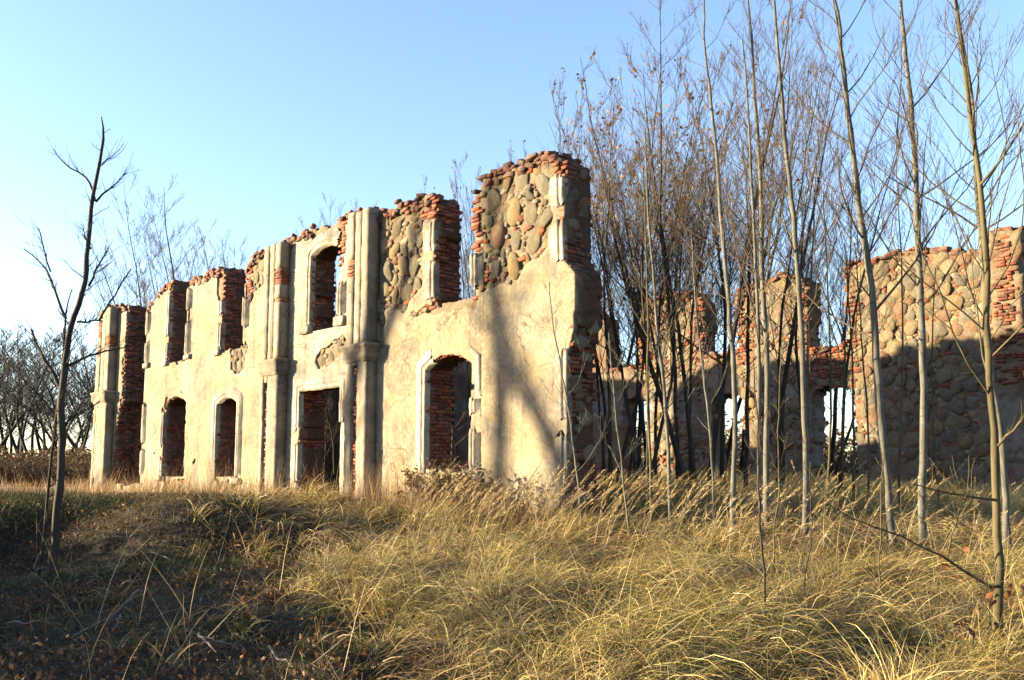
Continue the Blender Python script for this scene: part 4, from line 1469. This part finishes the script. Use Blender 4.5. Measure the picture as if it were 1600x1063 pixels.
r = np.random.default_rng(21)
THICK = [(930, 235, 36), (948, 185, 19.5), (972, 165, 20.5), (990, 175, 35), (1003, 125, 19), (1024, 95, 21), (1043, 120, 36), (1060, 60, 20), (1080, 130, 21.3), (1092, 50, 19.5), (1108, 95, 34),
         (1126, 90, 21), (1145, 120, 35), (1163, 75, 20.5), (1180, 150, 33), (1212, 150, 21), (1232, 120, 32), (1258, 190, 20.4), (1282, 200, 31), (1306, 190, 20.5), (1340, 300, 31), (960, 220, 37), (1020, 170, 37), (1070, 170, 36), (1375, 320, 32), (1430, 330, 31)]
for i, (x, yt, Y) in enumerate(THICK):
    H = (745 - yt) * Y / FPX + 0.75
    X = (x - 800) / FPX * Y
    u, v = to_wall(X, Y)
    if D1 - 0.3 < v < D1 + 1.2 and u < -10.5:
        Y += 1.2
    if D2 - 0.5 < v < D2 + 1.2:
        Y += 2.2
        X = (x - 800) / FPX * Y
    leafy = x < 1110
    k = [0, 2, 4][i % 3] if (leafy and i % 4 != 3) else [1, 3, 5][i % 3]
    where = ('behind the back wall, ' if to_wall(X, Y)[1] > D2 else 'inside the ruin, ') + ('close to the broken facade end' if x < 990 else 'at the left back pier' if x < 1110 else 'at the gap between the back piers' if x < 1150 else
            'at the middle back pier' if x < 1262 else 'at the back wall arch' if x < 1325 else 'at the boulder-studded wall section')
    lab = ('slender tree still holding brown leaves ' if k in (0, 2, 4) else 'slender bare tree ') + where
    plant(k, 'thicket_tree', lab, 'tree', 'thicket trees: ' + lab, X, Y, H * 1.06, r.uniform(0, 6.28), 1.1)
for i, (x, yt, Y) in enumerate([(700, 245, 43), (722, 195, 43), (742, 165, 44), (770, 200, 42), (800, 225, 41), (850, 215, 40), (880, 205, 39), (905, 195, 38), (668, 280, 45), (735, 225, 42)]):
    X = (x - 800) / FPX * Y
    plant([4, 5, 4, 0, 5, 2, 4, 3, 5, 3][i], 'inner_tree', 'thin reddish tree rising behind the gap beside the tallest facade pier', 'tree', 'trees behind the tall facade pier', X, Y, (745 - yt) * Y / FPX + 0.7, r.uniform(0, 6.28), 0.75)
for i, (x, yt, Y) in enumerate([(486, 318, 40), (515, 308, 42), (530, 330, 38), (565, 292, 41), (600, 315, 40), (500, 400, 38), (540, 380, 37)]):
    X = (x - 800) / FPX * Y
    plant([5, 3, 1, 5, 3, 1, 3][i], 'inner_tree', 'thin bare tree whose tip shows above the facade over the doorway', 'tree', 'trees behind the doorway bay', X, Y, (745 - yt) * Y / FPX + 0.7, r.uniform(0, 6.28), 0.7)
for i, (x, yt, Y) in enumerate([(200, 400, 52), (222, 350, 55), (244, 330, 57), (262, 310, 58), (280, 300, 56), (294, 280, 54), (310, 300, 60), (325, 290, 57), (345, 335, 60), (360, 345, 58), (376, 330, 56), (400, 360, 58), (420, 345, 60), (440, 330, 57)]):
    X = (x - 800) / FPX * Y
    plant([3, 5, 1][i % 3], 'distant_tree', 'pale bare tree far behind the low left part of the facade', 'tree', 'distant bare trees behind the facade', X, Y, (745 - yt) * Y / FPX + 0.7, r.uniform(0, 6.28), 1.1)
for i in range(30):
    x = -60 + 240 * (i + r.uniform(0, 1)) / 30
    Y = r.uniform(78, 112)
    yt = 548 + r.uniform(-10, 40) + (25 if 95 < x < 140 else 0)
    X = (x - 800) / FPX * Y
    plant([6, 7][i % 2], 'woodland_tree', ['single-trunked dark tree at the edge of the wood beyond the left field', 'two-stemmed dark tree at the edge of the wood beyond the left field'][i % 2], 'tree', ['single-trunked trees at the wood edge', 'two-stemmed trees at the wood edge'][i % 2], X, Y, ((745 - yt) * Y / FPX + 0.7) * 1.28, r.uniform(0, 6.28), 1.3)

# trees out in the field to the left whose shadows fall on the facade
def shadow_stem(pxs, dist):
    P = []
    for x, y in pxs:
        u, h = px_wall(x, y, D1)
        p = D1 * NV + u * TU
        P.append(np.array([p[0], p[1], h]) + np.array(sun_vec) * dist)
    P = np.array(P)
    b = P[0] + (P[0] - P[1]) / np.linalg.norm(P[0] - P[1]) * 1.0
    b[2] = gh(b[0], b[1]) - 0.1
    return np.concatenate([[[b[0], b[1], b[2]]], P])


r = np.random.default_rng(8)
for pxs, dist, r0, lab in (([(772, 795), (774, 700), (781, 620), (774, 550), (762, 480), (758, 400), (770, 300), (780, 200)], 42, 0.21, 'big bare field tree with an upright trunk'),
                           ([(892, 735), (858, 680), (822, 610), (800, 560), (786, 500), (776, 440), (766, 330), (750, 220)], 38, 0.18, 'big bare field tree with a leaning trunk'),
                           ([(560, 690), (590, 560), (625, 470), (650, 400), (660, 250)], 34, 0.22, 'bare field tree standing farthest out')):
    P = shadow_stem(pxs, dist)
    R = np.linspace(r0 * 1.2, r0 * 0.35, len(P))
    tree_from('field_tree', lab + ' left of the ruin', 'tree', None, P, R, M_DARK, M_DARK, r, P[-1, 2], dict(n1=11, t0=0.45, len1=0.22, el1=0.8, n2=3, n3=2, up=0.3, twig=0.007, thick=0.45))

# low shrubs added out of view on the left to shade the foreground hollow
def shrub_kind(seed, dens):
    r = np.random.default_rng(seed)
    tb, lv = Tubes(), []
    for s in range(26):
        a = r.uniform(0, 6.28)
        P, R = limb(r, np.array([0.25 * math.sin(a), 0.25 * math.cos(a), -0.05]), a, r.uniform(0.6, 1.4), r.uniform(0.8, 1.25), 0.012, 6, 0.15, 0.12)
        tb.add(P, R, 4)
        for j in range(7):
            p, rad, d = along(P, R, r.uniform(0.15, 1))
            B, RB = limb(r, p, r.uniform(0, 6.28), r.uniform(0.1, 1.2), r.uniform(0.15, 0.4), 0.005, 4, 0.1, 0.15)
            tb.add(B, RB, 3)
            for k in range(dens):
                lv.append(along(B, RB, r.uniform(0.1, 1))[0] + r.normal(0, 0.03, 3))
    return [('stems', tb.mesh('stems', M_TWIG)), ('leaves', leaf_mesh('leaves', lv, r, 0.09, [(0.16, 0.10, 0.05), (0.22, 0.12, 0.05), (0.10, 0.09, 0.03), (0.13, 0.07, 0.04)]))]


SHRUB = [shrub_kind(70, 9), shrub_kind(71, 4)]


def shrub(k, X, Y, s, label, group, name='shrub'):
    root = tag(link(name, None, None, (X, Y, float(gh(X, Y))), (0, 0, r.uniform(0, 6.28)), (s * 1.15, s * 1.15, s)), label, 'shrub', group)
    for nm, me in SHRUB[k]:
        o = link(nm, me, root)
        if nm == 'leaves':
            o['kind'] = 'stuff'


for i in range(15):
    Y = 8.2 + 5.4 * i / 14
    shrub(0, -12.2 - 1.6 * r.random() - 0.25 * max(0, Y - 11), Y, r.uniform(1.2, 1.75), 'leafy brown shrub of the unseen row added to shade the foreground hollow', 'unseen shade shrubs left of the hollow')
for i in range(4):
    shrub(0, -9.5 - r.random(), 5.2 + i * 0.9, r.uniform(0.7, 1.0), 'low leafy brown shrub of the unseen row added to shade the foreground hollow', 'low unseen shade shrubs left of the hollow')
for i in range(26):
    x = -60 + 250 * i / 25
    Y = r.uniform(46, 66)
    shrub(1, (x - 800) / FPX * Y, Y, r.uniform(1.0, 2.1), 'brown leafless bush along the field edge before the wood', 'bushes at the field edge', 'bush')
for i in range(16):
    x = -60 + 230 * i / 15
    Y = r.uniform(72, 78)
    shrub(0, (x - 800) / FPX * Y, Y, r.uniform(1.6, 2.4), 'dense dark bush under the trees at the wood edge', 'dense bushes under the wood edge', 'bush')
for i in range(20):
    Y = r.uniform(44, 66)
    x = 900 + 560 * i / 19
    shrub(1, (x - 800) / FPX * Y, Y, r.uniform(2.2, 3.5), 'brown scrub bush in the field behind the openings of the back wall', 'scrub behind the back wall', 'bush')
for i, (x, yb, v, s) in enumerate([(690, 735, D1 + 0.1, 0.55), (715, 742, D1 - 0.5, 0.65)]):
    u, h = px_wall(x, yb, v)
    shrub(0, TU[0] * u + NV[0] * v, TU[1] * u + NV[1] * v, s + 0.25, ['red-brown bramble filling the sill of the window nearest the broken facade end', 'red-brown bramble at the wall foot below the arched window'][i], None, 'bramble')

for i, (x, Y) in enumerate([(712, 22.5), (722, 24.5), (733, 23.5), (517, 27.5), (526, 29), (508, 31)]):
    plant([1, 3, 5][i % 3], 'inner_sapling', ['dark sapling seen through the arched window nearest the broken facade end', 'dark sapling seen through the doorway'][i // 3], 'sapling', ['saplings inside the arched window', 'saplings inside the doorway'][i // 3],
          (x - 800) / FPX * Y, Y, r.uniform(4.2, 5.0), r.uniform(0, 6.28), 1.3)

# ------------------------------------------------------------------ grass
def blades(n, X, Y, L, az, e0, e1, wd, col, r, K=5, lift=0.0):
    """n bent ribbons: start at elevation e0, end at e1"""
    Z = gh(X, Y) - 0.01 + lift
    f = np.linspace(0, 1, K + 1)
    el = e0[:, None] + (e1 - e0)[:, None] * f[None, :-1] ** 1.2
    hz = np.stack([np.sin(az), np.cos(az)], -1)
    st = (L / K)[:, None]
    dh = np.concatenate([np.zeros((n, 1)), np.cumsum(np.cos(el) * st, 1)], 1)
    dz = np.concatenate([np.zeros((n, 1)), np.cumsum(np.sin(el) * st, 1)], 1)
    sway = r.normal(0, 0.12, (n, 1)) * (f[None, :] ** 2) * L[:, None]
    px = X[:, None] + hz[:, 0:1] * dh + hz[:, 1:2] * sway
    py = Y[:, None] + hz[:, 1:2] * dh - hz[:, 0:1] * sway
    pz = np.maximum(Z[:, None] + dz, gh(px, py) + 0.012) if K <= 6 else Z[:, None] + dz
    C = np.stack([px, py, pz], -1)
    tw = r.uniform(-1.2, 1.2, n)
    side = np.stack([hz[:, 1] * np.cos(tw), -hz[:, 0] * np.cos(tw), np.sin(tw)], -1)
    w = wd[:, None] * np.array([1.0, 0.95, 0.8, 0.6, 0.35, 0.2, 0.1])[None, :K] if K < 7 else wd[:, None] * np.linspace(1, .2, K)[None]
    A = C[:, :-1] - side[:, None] * w[..., None] * 0.5
    B = C[:, :-1] + side[:, None] * w[..., None] * 0.5
    V = np.concatenate([np.stack([A, B], 2).reshape(n, 2 * K, 3), C[:, -1:]], 1)
    m = 2 * K + 1
    base = (np.arange(n) * m)[:, None]
    q = np.concatenate([base + np.array([2 * k, 2 * k + 1, 2 * k + 3, 2 * k + 2]) for k in range(K - 1)])
    t = base + np.array([2 * K - 2, 2 * K - 1, 2 * K])
    return V.reshape(-1, 3), [q, t], np.repeat(col, m, 0)


def pick(cols, n, r, var=0.25, wts=None):
    c = np.array(cols)[r.choice(len(cols), size=n, p=wts)]
    return c * r.uniform(1 - var, 1 + var, (n, 1))


def free(X, Y):
    """not inside a wall"""
    u, v = to_wall(X, Y)
    a = (v > D1 - 0.36) & (v < D1 + 0.75) & (u > -34.8) & (u < -10.9)
    b = (v > D2 - 0.12) & (v < D2 + 0.8) & (u > -36.2) & (u < -7.6)
    return ~(a | b)


STRAW = [(0.47, 0.34, 0.115), (0.58, 0.45, 0.18), (0.36, 0.27, 0.085), (0.28, 0.235, 0.06), (0.18, 0.18, 0.045), (0.21, 0.12, 0.045), (0.60, 0.49, 0.27)]
SW = [0.28, 0.22, 0.17, 0.08, 0.04, 0.11, 0.10]
r = np.random.default_rng(91)
acc = Acc()


def tufts(n_t, n_b, y0, y1, xa, xb, Ls, ws, dens=None):
    """clumps spread evenly over the picture width at each distance"""
    Y = np.sqrt(r.uniform(y0 ** 2, y1 ** 2, n_t))
    xp = r.uniform(xa, xb, n_t)
    X = (xp - 800) / FPX * Y
    lim = 560 + 420 * fbm(X * 0.7, Y * 0.7, 402) - 14 * (Y - 9) + r.normal(0, 55, n_t)
    keep = free(X, Y) & (xp > lim)
    X, Y = X[keep], Y[keep]
    m = len(X)
    taz = 1.4 + 5.2 * fbm(X * 0.75, Y * 0.75, 411) + r.normal(0, 0.75, m)
    tl = r.uniform(*Ls, m) * np.clip(1 + 1.9 * fbm(X * 1.1, Y * 1.1, 421, 2), 0.45, 1.7)
    flat = np.clip(0.25 + r.random(m) * 0.95 + 0.9 * fbm(X * 0.8, Y * 0.8, 425), 0.1, 1.25)
    bx, by = np.repeat(X, n_b) + r.normal(0, 0.085, m * n_b), np.repeat(Y, n_b) + r.normal(0, 0.085, m * n_b)
    k = m * n_b
    az = np.repeat(taz, n_b) + r.normal(0, 1.0, k)
    L = np.repeat(tl, n_b) * r.uniform(0.55, 1.2, k)
    fl = np.repeat(flat, n_b)
    e0 = np.clip(1.25 - 0.45 * fl + r.normal(0, 0.18, k), 0.35, 1.5)
    e1 = np.clip(0.2 - 1.5 * fl + r.normal(0, 0.4, k), -1.5, 0.9)
    wd = r.uniform(*ws, k) * np.maximum(1, np.repeat(Y, n_b) / 10)
    green = np.repeat(sstep(0.02, 0.2, fbm(X * 0.9, Y * 0.9, 431)), n_b)
    col = pick(STRAW, k, r, 0.25, SW) * np.repeat(r.uniform(0.35, 1.2, (m, 1)), n_b, 0)
    g = (r.random(k) < green * 0.25)[:, None]
    col = np.where(g, pick([(0.20, 0.20, 0.05), (0.28, 0.25, 0.075), (0.13, 0.145, 0.035)], k, r), col)
    ok = free(bx, by)
    acc.add(*blades(int(ok.sum()), bx[ok], by[ok], L[ok], az[ok], e0[ok], e1[ok], wd[ok], col[ok], r))


tufts(2100, 36, 6.0, 11.5, 300, 1680, (0.34, 0.72), (0.004, 0.009))
tufts(2300, 24, 10.5, 20.5, 300, 1680, (0.30, 0.66), (0.0045, 0.008))
# a lodged mat of long blades lying every way over the clumps
n = 30000
Y = np.sqrt(r.uniform(6.0 ** 2, 17 ** 2, n))
xp = r.uniform(380, 1680, n)
X = (xp - 800) / FPX * Y
lim = 500 + 260 * fbm(X * 0.6, Y * 0.6, 402) - 10 * (Y - 9)
ok = free(X, Y) & (xp > lim) & (fbm(X * 1.3, Y * 1.3, 481, 3) > -0.10)
X, Y = X[ok], Y[ok]
n = len(X)
az = 1.3 + 5.5 * fbm(X * 0.8, Y * 0.8, 491, 2) + r.normal(0, 0.6, n)
acc.add(*blades(n, X, Y, r.uniform(0.25, 0.75, n), az, r.uniform(0.1, 0.9, n), r.uniform(-1.0, 0.1, n), r.uniform(0.005, 0.010, n) * np.maximum(1, Y / 11), pick([(0.20, 0.125, 0.05), (0.30, 0.205, 0.085), (0.14, 0.085, 0.035), (0.44, 0.33, 0.15)], n, r, 0.3), r, 5, r.uniform(0.0, 0.10, n)))
# dead flower stems standing and leaning every way through the grass
n = 1500
Y = np.sqrt(r.uniform(6.2 ** 2, 16 ** 2, n))
xp = np.where(r.random(n) < 0.85, r.uniform(480, 1680, n), r.uniform(60, 480, n))
X = (xp - 800) / FPX * Y
ok = free(X, Y) & (fbm(X * 0.9, Y * 0.9, 501, 3) > -0.05)
X, Y = X[ok], Y[ok]
n = len(X)
acc.add(*blades(n, X, Y, r.uniform(0.4, 1.15, n), r.uniform(0, 6.28, n), r.uniform(0.5, 1.5, n), r.uniform(0.2, 1.2, n), r.uniform(0.004, 0.008, n), pick([(0.16, 0.09, 0.04), (0.42, 0.31, 0.15), (0.10, 0.06, 0.035), (0.55, 0.43, 0.24)], n, r), r, 5))
# rosettes of broad withered leaves
n = 3500
c = r.integers(0, 170, n)
cy = np.sqrt(r.uniform(6.3 ** 2, 14 ** 2, 170))
cx = (r.uniform(100, 1600, 170) - 800) / FPX * cy
X, Y = cx[c] + r.normal(0, 0.09, n), cy[c] + r.normal(0, 0.09, n)
ok = free(X, Y)
X, Y = X[ok], Y[ok]
n = len(X)
acc.add(*blades(n, X, Y, r.uniform(0.12, 0.42, n), r.uniform(0, 6.28, n), r.uniform(0.4, 1.4, n), r.uniform(-1.2, 0.3, n), r.uniform(0.012, 0.026, n), pick([(0.17, 0.10, 0.04), (0.25, 0.155, 0.06), (0.11, 0.10, 0.03), (0.10, 0.06, 0.03)], n, r), r, 5))
tag(link('grass', acc.mesh('grass', M_GRASS)), 'long straw-coloured grass laid over by the wind in front of the ruin', 'grass', kind='stuff')

# standing reed stalks with plumes
acc = Acc()
n = 420
xp = r.uniform(600, 1660, n)
Y = r.uniform(10.5, 18.5, n)
xp = np.where(r.random(n) < 0.55, r.uniform(640, 1250, n), xp)
Y = np.where(xp < 1000, r.uniform(12.5, 17.2, n), Y)
X = (xp - 800) / FPX * Y
u_, v_ = to_wall(X, Y)
ok = free(X, Y) & ~((v_ > D1 - .4) & (u_ < -10.8))
X, Y = X[ok], Y[ok]
n = len(X)
L = r.uniform(0.75, 1.35, n)
az = 1.4 + r.normal(0, 0.4, n)
e0, e1 = r.uniform(1.15, 1.45, n), r.uniform(0.25, 0.85, n)
col = pick([(0.45, 0.33, 0.16), (0.52, 0.41, 0.22), (0.36, 0.25, 0.11)], n, r)
V, P, C = blades(n, X, Y, L, az, e0, e1, np.full(n, 0.006), col, r, 6)
acc.add(V, P, C)
tipI = V.reshape(n, 13, 3)
m = 34
f = r.uniform(0.0, 1.0, (n, m))
a, b = tipI[:, 8], tipI[:, 12]
pos = a[:, None] + (b - a)[:, None] * f[..., None]
d = (b - a) / np.linalg.norm(b - a, axis=1)[:, None]
ll = (0.03 + 0.05 * np.sin(np.pi * np.clip(f, 0.05, 1))) * r.uniform(0.6, 1.2, (n, m))
dv = d[:, None] + r.normal(0, 0.32, (n, m, 3)) + np.array([0.1, 0, -0.1])
dv /= np.linalg.norm(dv, axis=2, keepdims=True)
sv = np.cross(dv, r.normal(size=(n, m, 3)))
sv /= np.linalg.norm(sv, axis=2, keepdims=True)
tips = pos + dv * ll[..., None]
Vp = np.stack([pos - sv * 0.004, pos + sv * 0.004, tips], 2).reshape(-1, 3)
acc.add(Vp, [np.arange(len(Vp)).reshape(-1, 3)], np.repeat(pick([(0.46, 0.33, 0.16), (0.52, 0.39, 0.20), (0.36, 0.25, 0.11)], n * m, r), 3, 0))
tag(link('reed_grass', acc.mesh('reed_grass', M_GRASS)), 'tall feathery reed grass plumes bent by the wind between facade and saplings', 'reed grass', kind='stuff')

# short rough turf of the left, green in places
acc = Acc()
n = 85000
Y = np.sqrt(r.uniform(5.8 ** 2, 21 ** 2, n))
xp = np.where(r.random(n) < 0.82, r.uniform(-60, 760, n), r.uniform(-900, -60, n))
X = (xp - 800) / FPX * Y
lim = 620 + 300 * fbm(X * 0.7, Y * 0.7, 402) + r.normal(0, 60, n)
ok = free(X, Y) & (xp < lim) & (((X + 6.5) / 0.5) ** 2 + ((Y - 13.2) / 0.4) ** 2 > 1) & (r.random(n) < 0.85 + 1.6 * np.clip(fbm(X * .9, Y * .9, 441) + 0.25, 0, 1))
X, Y = X[ok], Y[ok]
n = len(X)
gr = sstep(-0.06, 0.12, fbm(X * .7, Y * .7, 51))
col = np.where((r.random(n) < gr * 0.75 + 0.1)[:, None], pick([(0.12, 0.155, 0.028), (0.17, 0.19, 0.04), (0.08, 0.10, 0.022)], n, r), pick([(0.20, 0.125, 0.05), (0.28, 0.19, 0.08), (0.12, 0.07, 0.03), (0.36, 0.28, 0.14)], n, r))
L = r.uniform(0.06, 0.26, n) * (1 + 1.2 * np.clip(fbm(X * 1.2, Y * 1.2, 447, 2), -.3, .5)) * (0.8 + 0.5 * sstep(13, 18, Y))
acc.add(*blades(n, X, Y, L, r.uniform(0, 6.28, n), r.uniform(0.3, 1.5, n), r.uniform(-1.0, 0.8, n), r.uniform(0.004, 0.009, n) * np.maximum(1, Y / 11), col, r))
tag(link('turf', acc.mesh('turf', M_TURF)), 'short rough green and brown turf over the left hollow', 'grass', kind='stuff')

# dead weeds along the foot of the walls and over the left field
acc = Acc()
n = 9000
u = r.uniform(-36.5, -10.8, n)
v = D1 - np.abs(r.normal(0.5, 0.9, n)) - 0.05
X, Y = TU[0] * u + NV[0] * v, TU[1] * u + NV[1] * v
Xf = r.uniform(-32, -8, 9000)
Yf = r.uniform(17, 48, 9000)
X, Y = np.concatenate([X, Xf]), np.concatenate([Y, Yf])
dn = fbm(X * 0.8, Y * 0.8, 451)
uu, vv = to_wall(X, Y)
ok = free(X, Y) & (r.random(len(X)) < np.clip(0.35 + 2.2 * dn, 0.03, 1)) & ((vv < D1) | (uu < -36))
X, Y = X[ok], Y[ok]
n = len(X)
L = r.uniform(0.2, 0.62, n) * (1 + 0.9 * (r.random(n) < 0.10)) * (1 + fbm(X * .6, Y * .6, 461))
acc.add(*blades(n, X, Y, L, r.uniform(0, 6.28, n), r.uniform(1.1, 1.57, n), r.uniform(0.3, 1.5, n), r.uniform(0.005, 0.009, n) * np.maximum(1, Y / 18), pick([(0.24, 0.13, 0.06), (0.33, 0.20, 0.09), (0.17, 0.09, 0.045), (0.40, 0.28, 0.13)], n, r), r, 4))
n = 2600
u = np.where(r.random(n) < 0.6, r.uniform(-17, -11, n), r.uniform(-34, -11, n))
v = D1 - np.abs(r.normal(0.45, 0.35, n)) - 0.08
X, Y = TU[0] * u + NV[0] * v, TU[1] * u + NV[1] * v
ok = free(X, Y) & (fbm(u * 1.3, v * 1.3, 467, 3) > -0.06)
X, Y = X[ok], Y[ok]
n = len(X)
acc.add(*blades(n, X, Y, r.uniform(0.4, 1.25, n), r.uniform(0, 6.28, n), r.uniform(1.2, 1.57, n), r.uniform(0.6, 1.5, n), r.uniform(0.0045, 0.008, n), pick([(0.20, 0.10, 0.05), (0.30, 0.17, 0.08), (0.14, 0.075, 0.04), (0.42, 0.30, 0.15)], n, r), r, 5))
tag(link('dry_weeds', acc.mesh('dry_weeds', M_GRASS)), 'brown dry weeds along the facade foot and across the left field', 'weeds', kind='stuff')

# long dry grass inside and behind the ruin
acc = Acc()
n = 26000
xp = r.uniform(880, 1680, n)
Y = r.uniform(17.5, 34, n)
X = (xp - 800) / FPX * Y
uu, vv = to_wall(X, Y)
ok = free(X, Y) & ((vv > D1) | (uu > -10.8))
X, Y = X[ok], Y[ok]
n = len(X)
acc.add(*blades(n, X, Y, r.uniform(0.3, 0.8, n), 1.4 + r.normal(0, 0.7, n), r.uniform(0.9, 1.5, n), r.uniform(-0.6, 0.8, n), r.uniform(0.008, 0.014, n), pick(STRAW[:3] + [(0.25, 0.15, 0.07)], n, r), r, 4))
tag(link('inner_grass', acc.mesh('inner_grass', M_GRASS)), 'dry grass growing inside the ruin up to the back wall', 'grass', kind='stuff')

# fallen leaves
n = 30000
Y = np.sqrt(r.uniform(5.6 ** 2, 17 ** 2, n))
xp = r.uniform(-60, 900, n)
X = (xp - 800) / FPX * Y
ok = free(X, Y) & (r.random(n) < np.clip(0.25 + 2.5 * fbm(X * 0.8, Y * 0.8, 471) + 0.5 * (Y < 9), 0.05, 1))
X, Y = X[ok], Y[ok]
pts = np.stack([X, Y, gh(X, Y) + r.uniform(0.005, 0.10, len(X))], -1)
tag(link('leaf_litter', leaf_mesh('leaf_litter', pts, r, 0.055, [(0.20, 0.095, 0.035), (0.28, 0.13, 0.045), (0.10, 0.05, 0.025), (0.46, 0.20, 0.07), (0.07, 0.045, 0.028), (0.06, 0.04, 0.025)])),
    'brown fallen leaves scattered over the left foreground', 'leaves', kind='stuff')

# fallen branches, each its own
BR = [([(215, 938), (190, 965), (150, 990), (100, 1015)], 5), ([(310, 1008), (328, 1035), (338, 1042)], 4), ([(312, 1015), (345, 1018), (380, 1023)], 4), ([(420, 1030), (450, 1060)], 4),
      ([(50, 903), (80, 895)], 5), ([(490, 783), (512, 791), (534, 799)], 4), ([(10, 990), (60, 992), (95, 990)], 4), ([(180, 1000), (196, 965)], 4), ([(220, 880), (235, 872), (260, 885)], 3), ([(560, 1000), (520, 1030), (500, 1050)], 3)]
for i, (pxs, wdt) in enumerate(BR):
    rr = np.random.default_rng(900 + i)
    pts = []
    for x, y in pxs:
        ray = px_ray(x, y)
        Yv = 6.0
        for _ in range(400):
            p = ray * (Yv / ray[1]) + np.array([0, 0, EYE])
            if p[2] <= gh(p[0], p[1]) + 0.05 or Yv > 22:
                break
            Yv += 0.05
        pts.append([p[0], p[1], float(gh(p[0], p[1])) + 0.14])
    pts = np.array(pts)
    base = pts[0].copy()
    P, R = resample(pts - base, np.linspace(wdt, wdt * 0.4, len(pts)) * base[1] / FPX / 2, 9)
    P[1:] += np.cumsum(rr.normal(0, 0.012, P[1:].shape), 0)
    tb = Tubes()
    tb.add(P, R, 6)
    for k in range(5):
        p, rad, d = along(P, R, rr.uniform(0.3, 0.95))
        B, RB = limb(rr, p, rr.uniform(0, 6.28), rr.uniform(-0.1, 0.4), rr.uniform(0.1, 0.3), rad * 0.5, 4, 0, 0.15)
        tb.add(B, RB, 4)
    tag(link('fallen_branch', tb.mesh('fallen_branch', M_DEADWOOD), None, tuple(base)), 'thin grey fallen branch lying in the leaf litter', 'branch', 'fallen branches on the ground')

# bricks fallen before the doorway
for i in range(18):
    x, y = 455 + 8 * i + r.normal(0, 5), 800
    u, h = px_wall(x, 785, D1 - 0.9)
    v = D1 - r.uniform(0.5, 1.5)
    X, Y = TU[0] * u + NV[0] * v, TU[1] * u + NV[1] * v
    o = link('fallen_brick', CRUST_MESH[i % 8], None, (X, Y, float(gh(X, Y)) + 0.05), (r.normal(0, .3), r.normal(0, .3), r.uniform(0, 3)), (0.26, 0.14, 0.10))
    tag(o, 'dark fallen brick lying in the weeds before the doorway', 'brick', 'fallen bricks before the doorway')
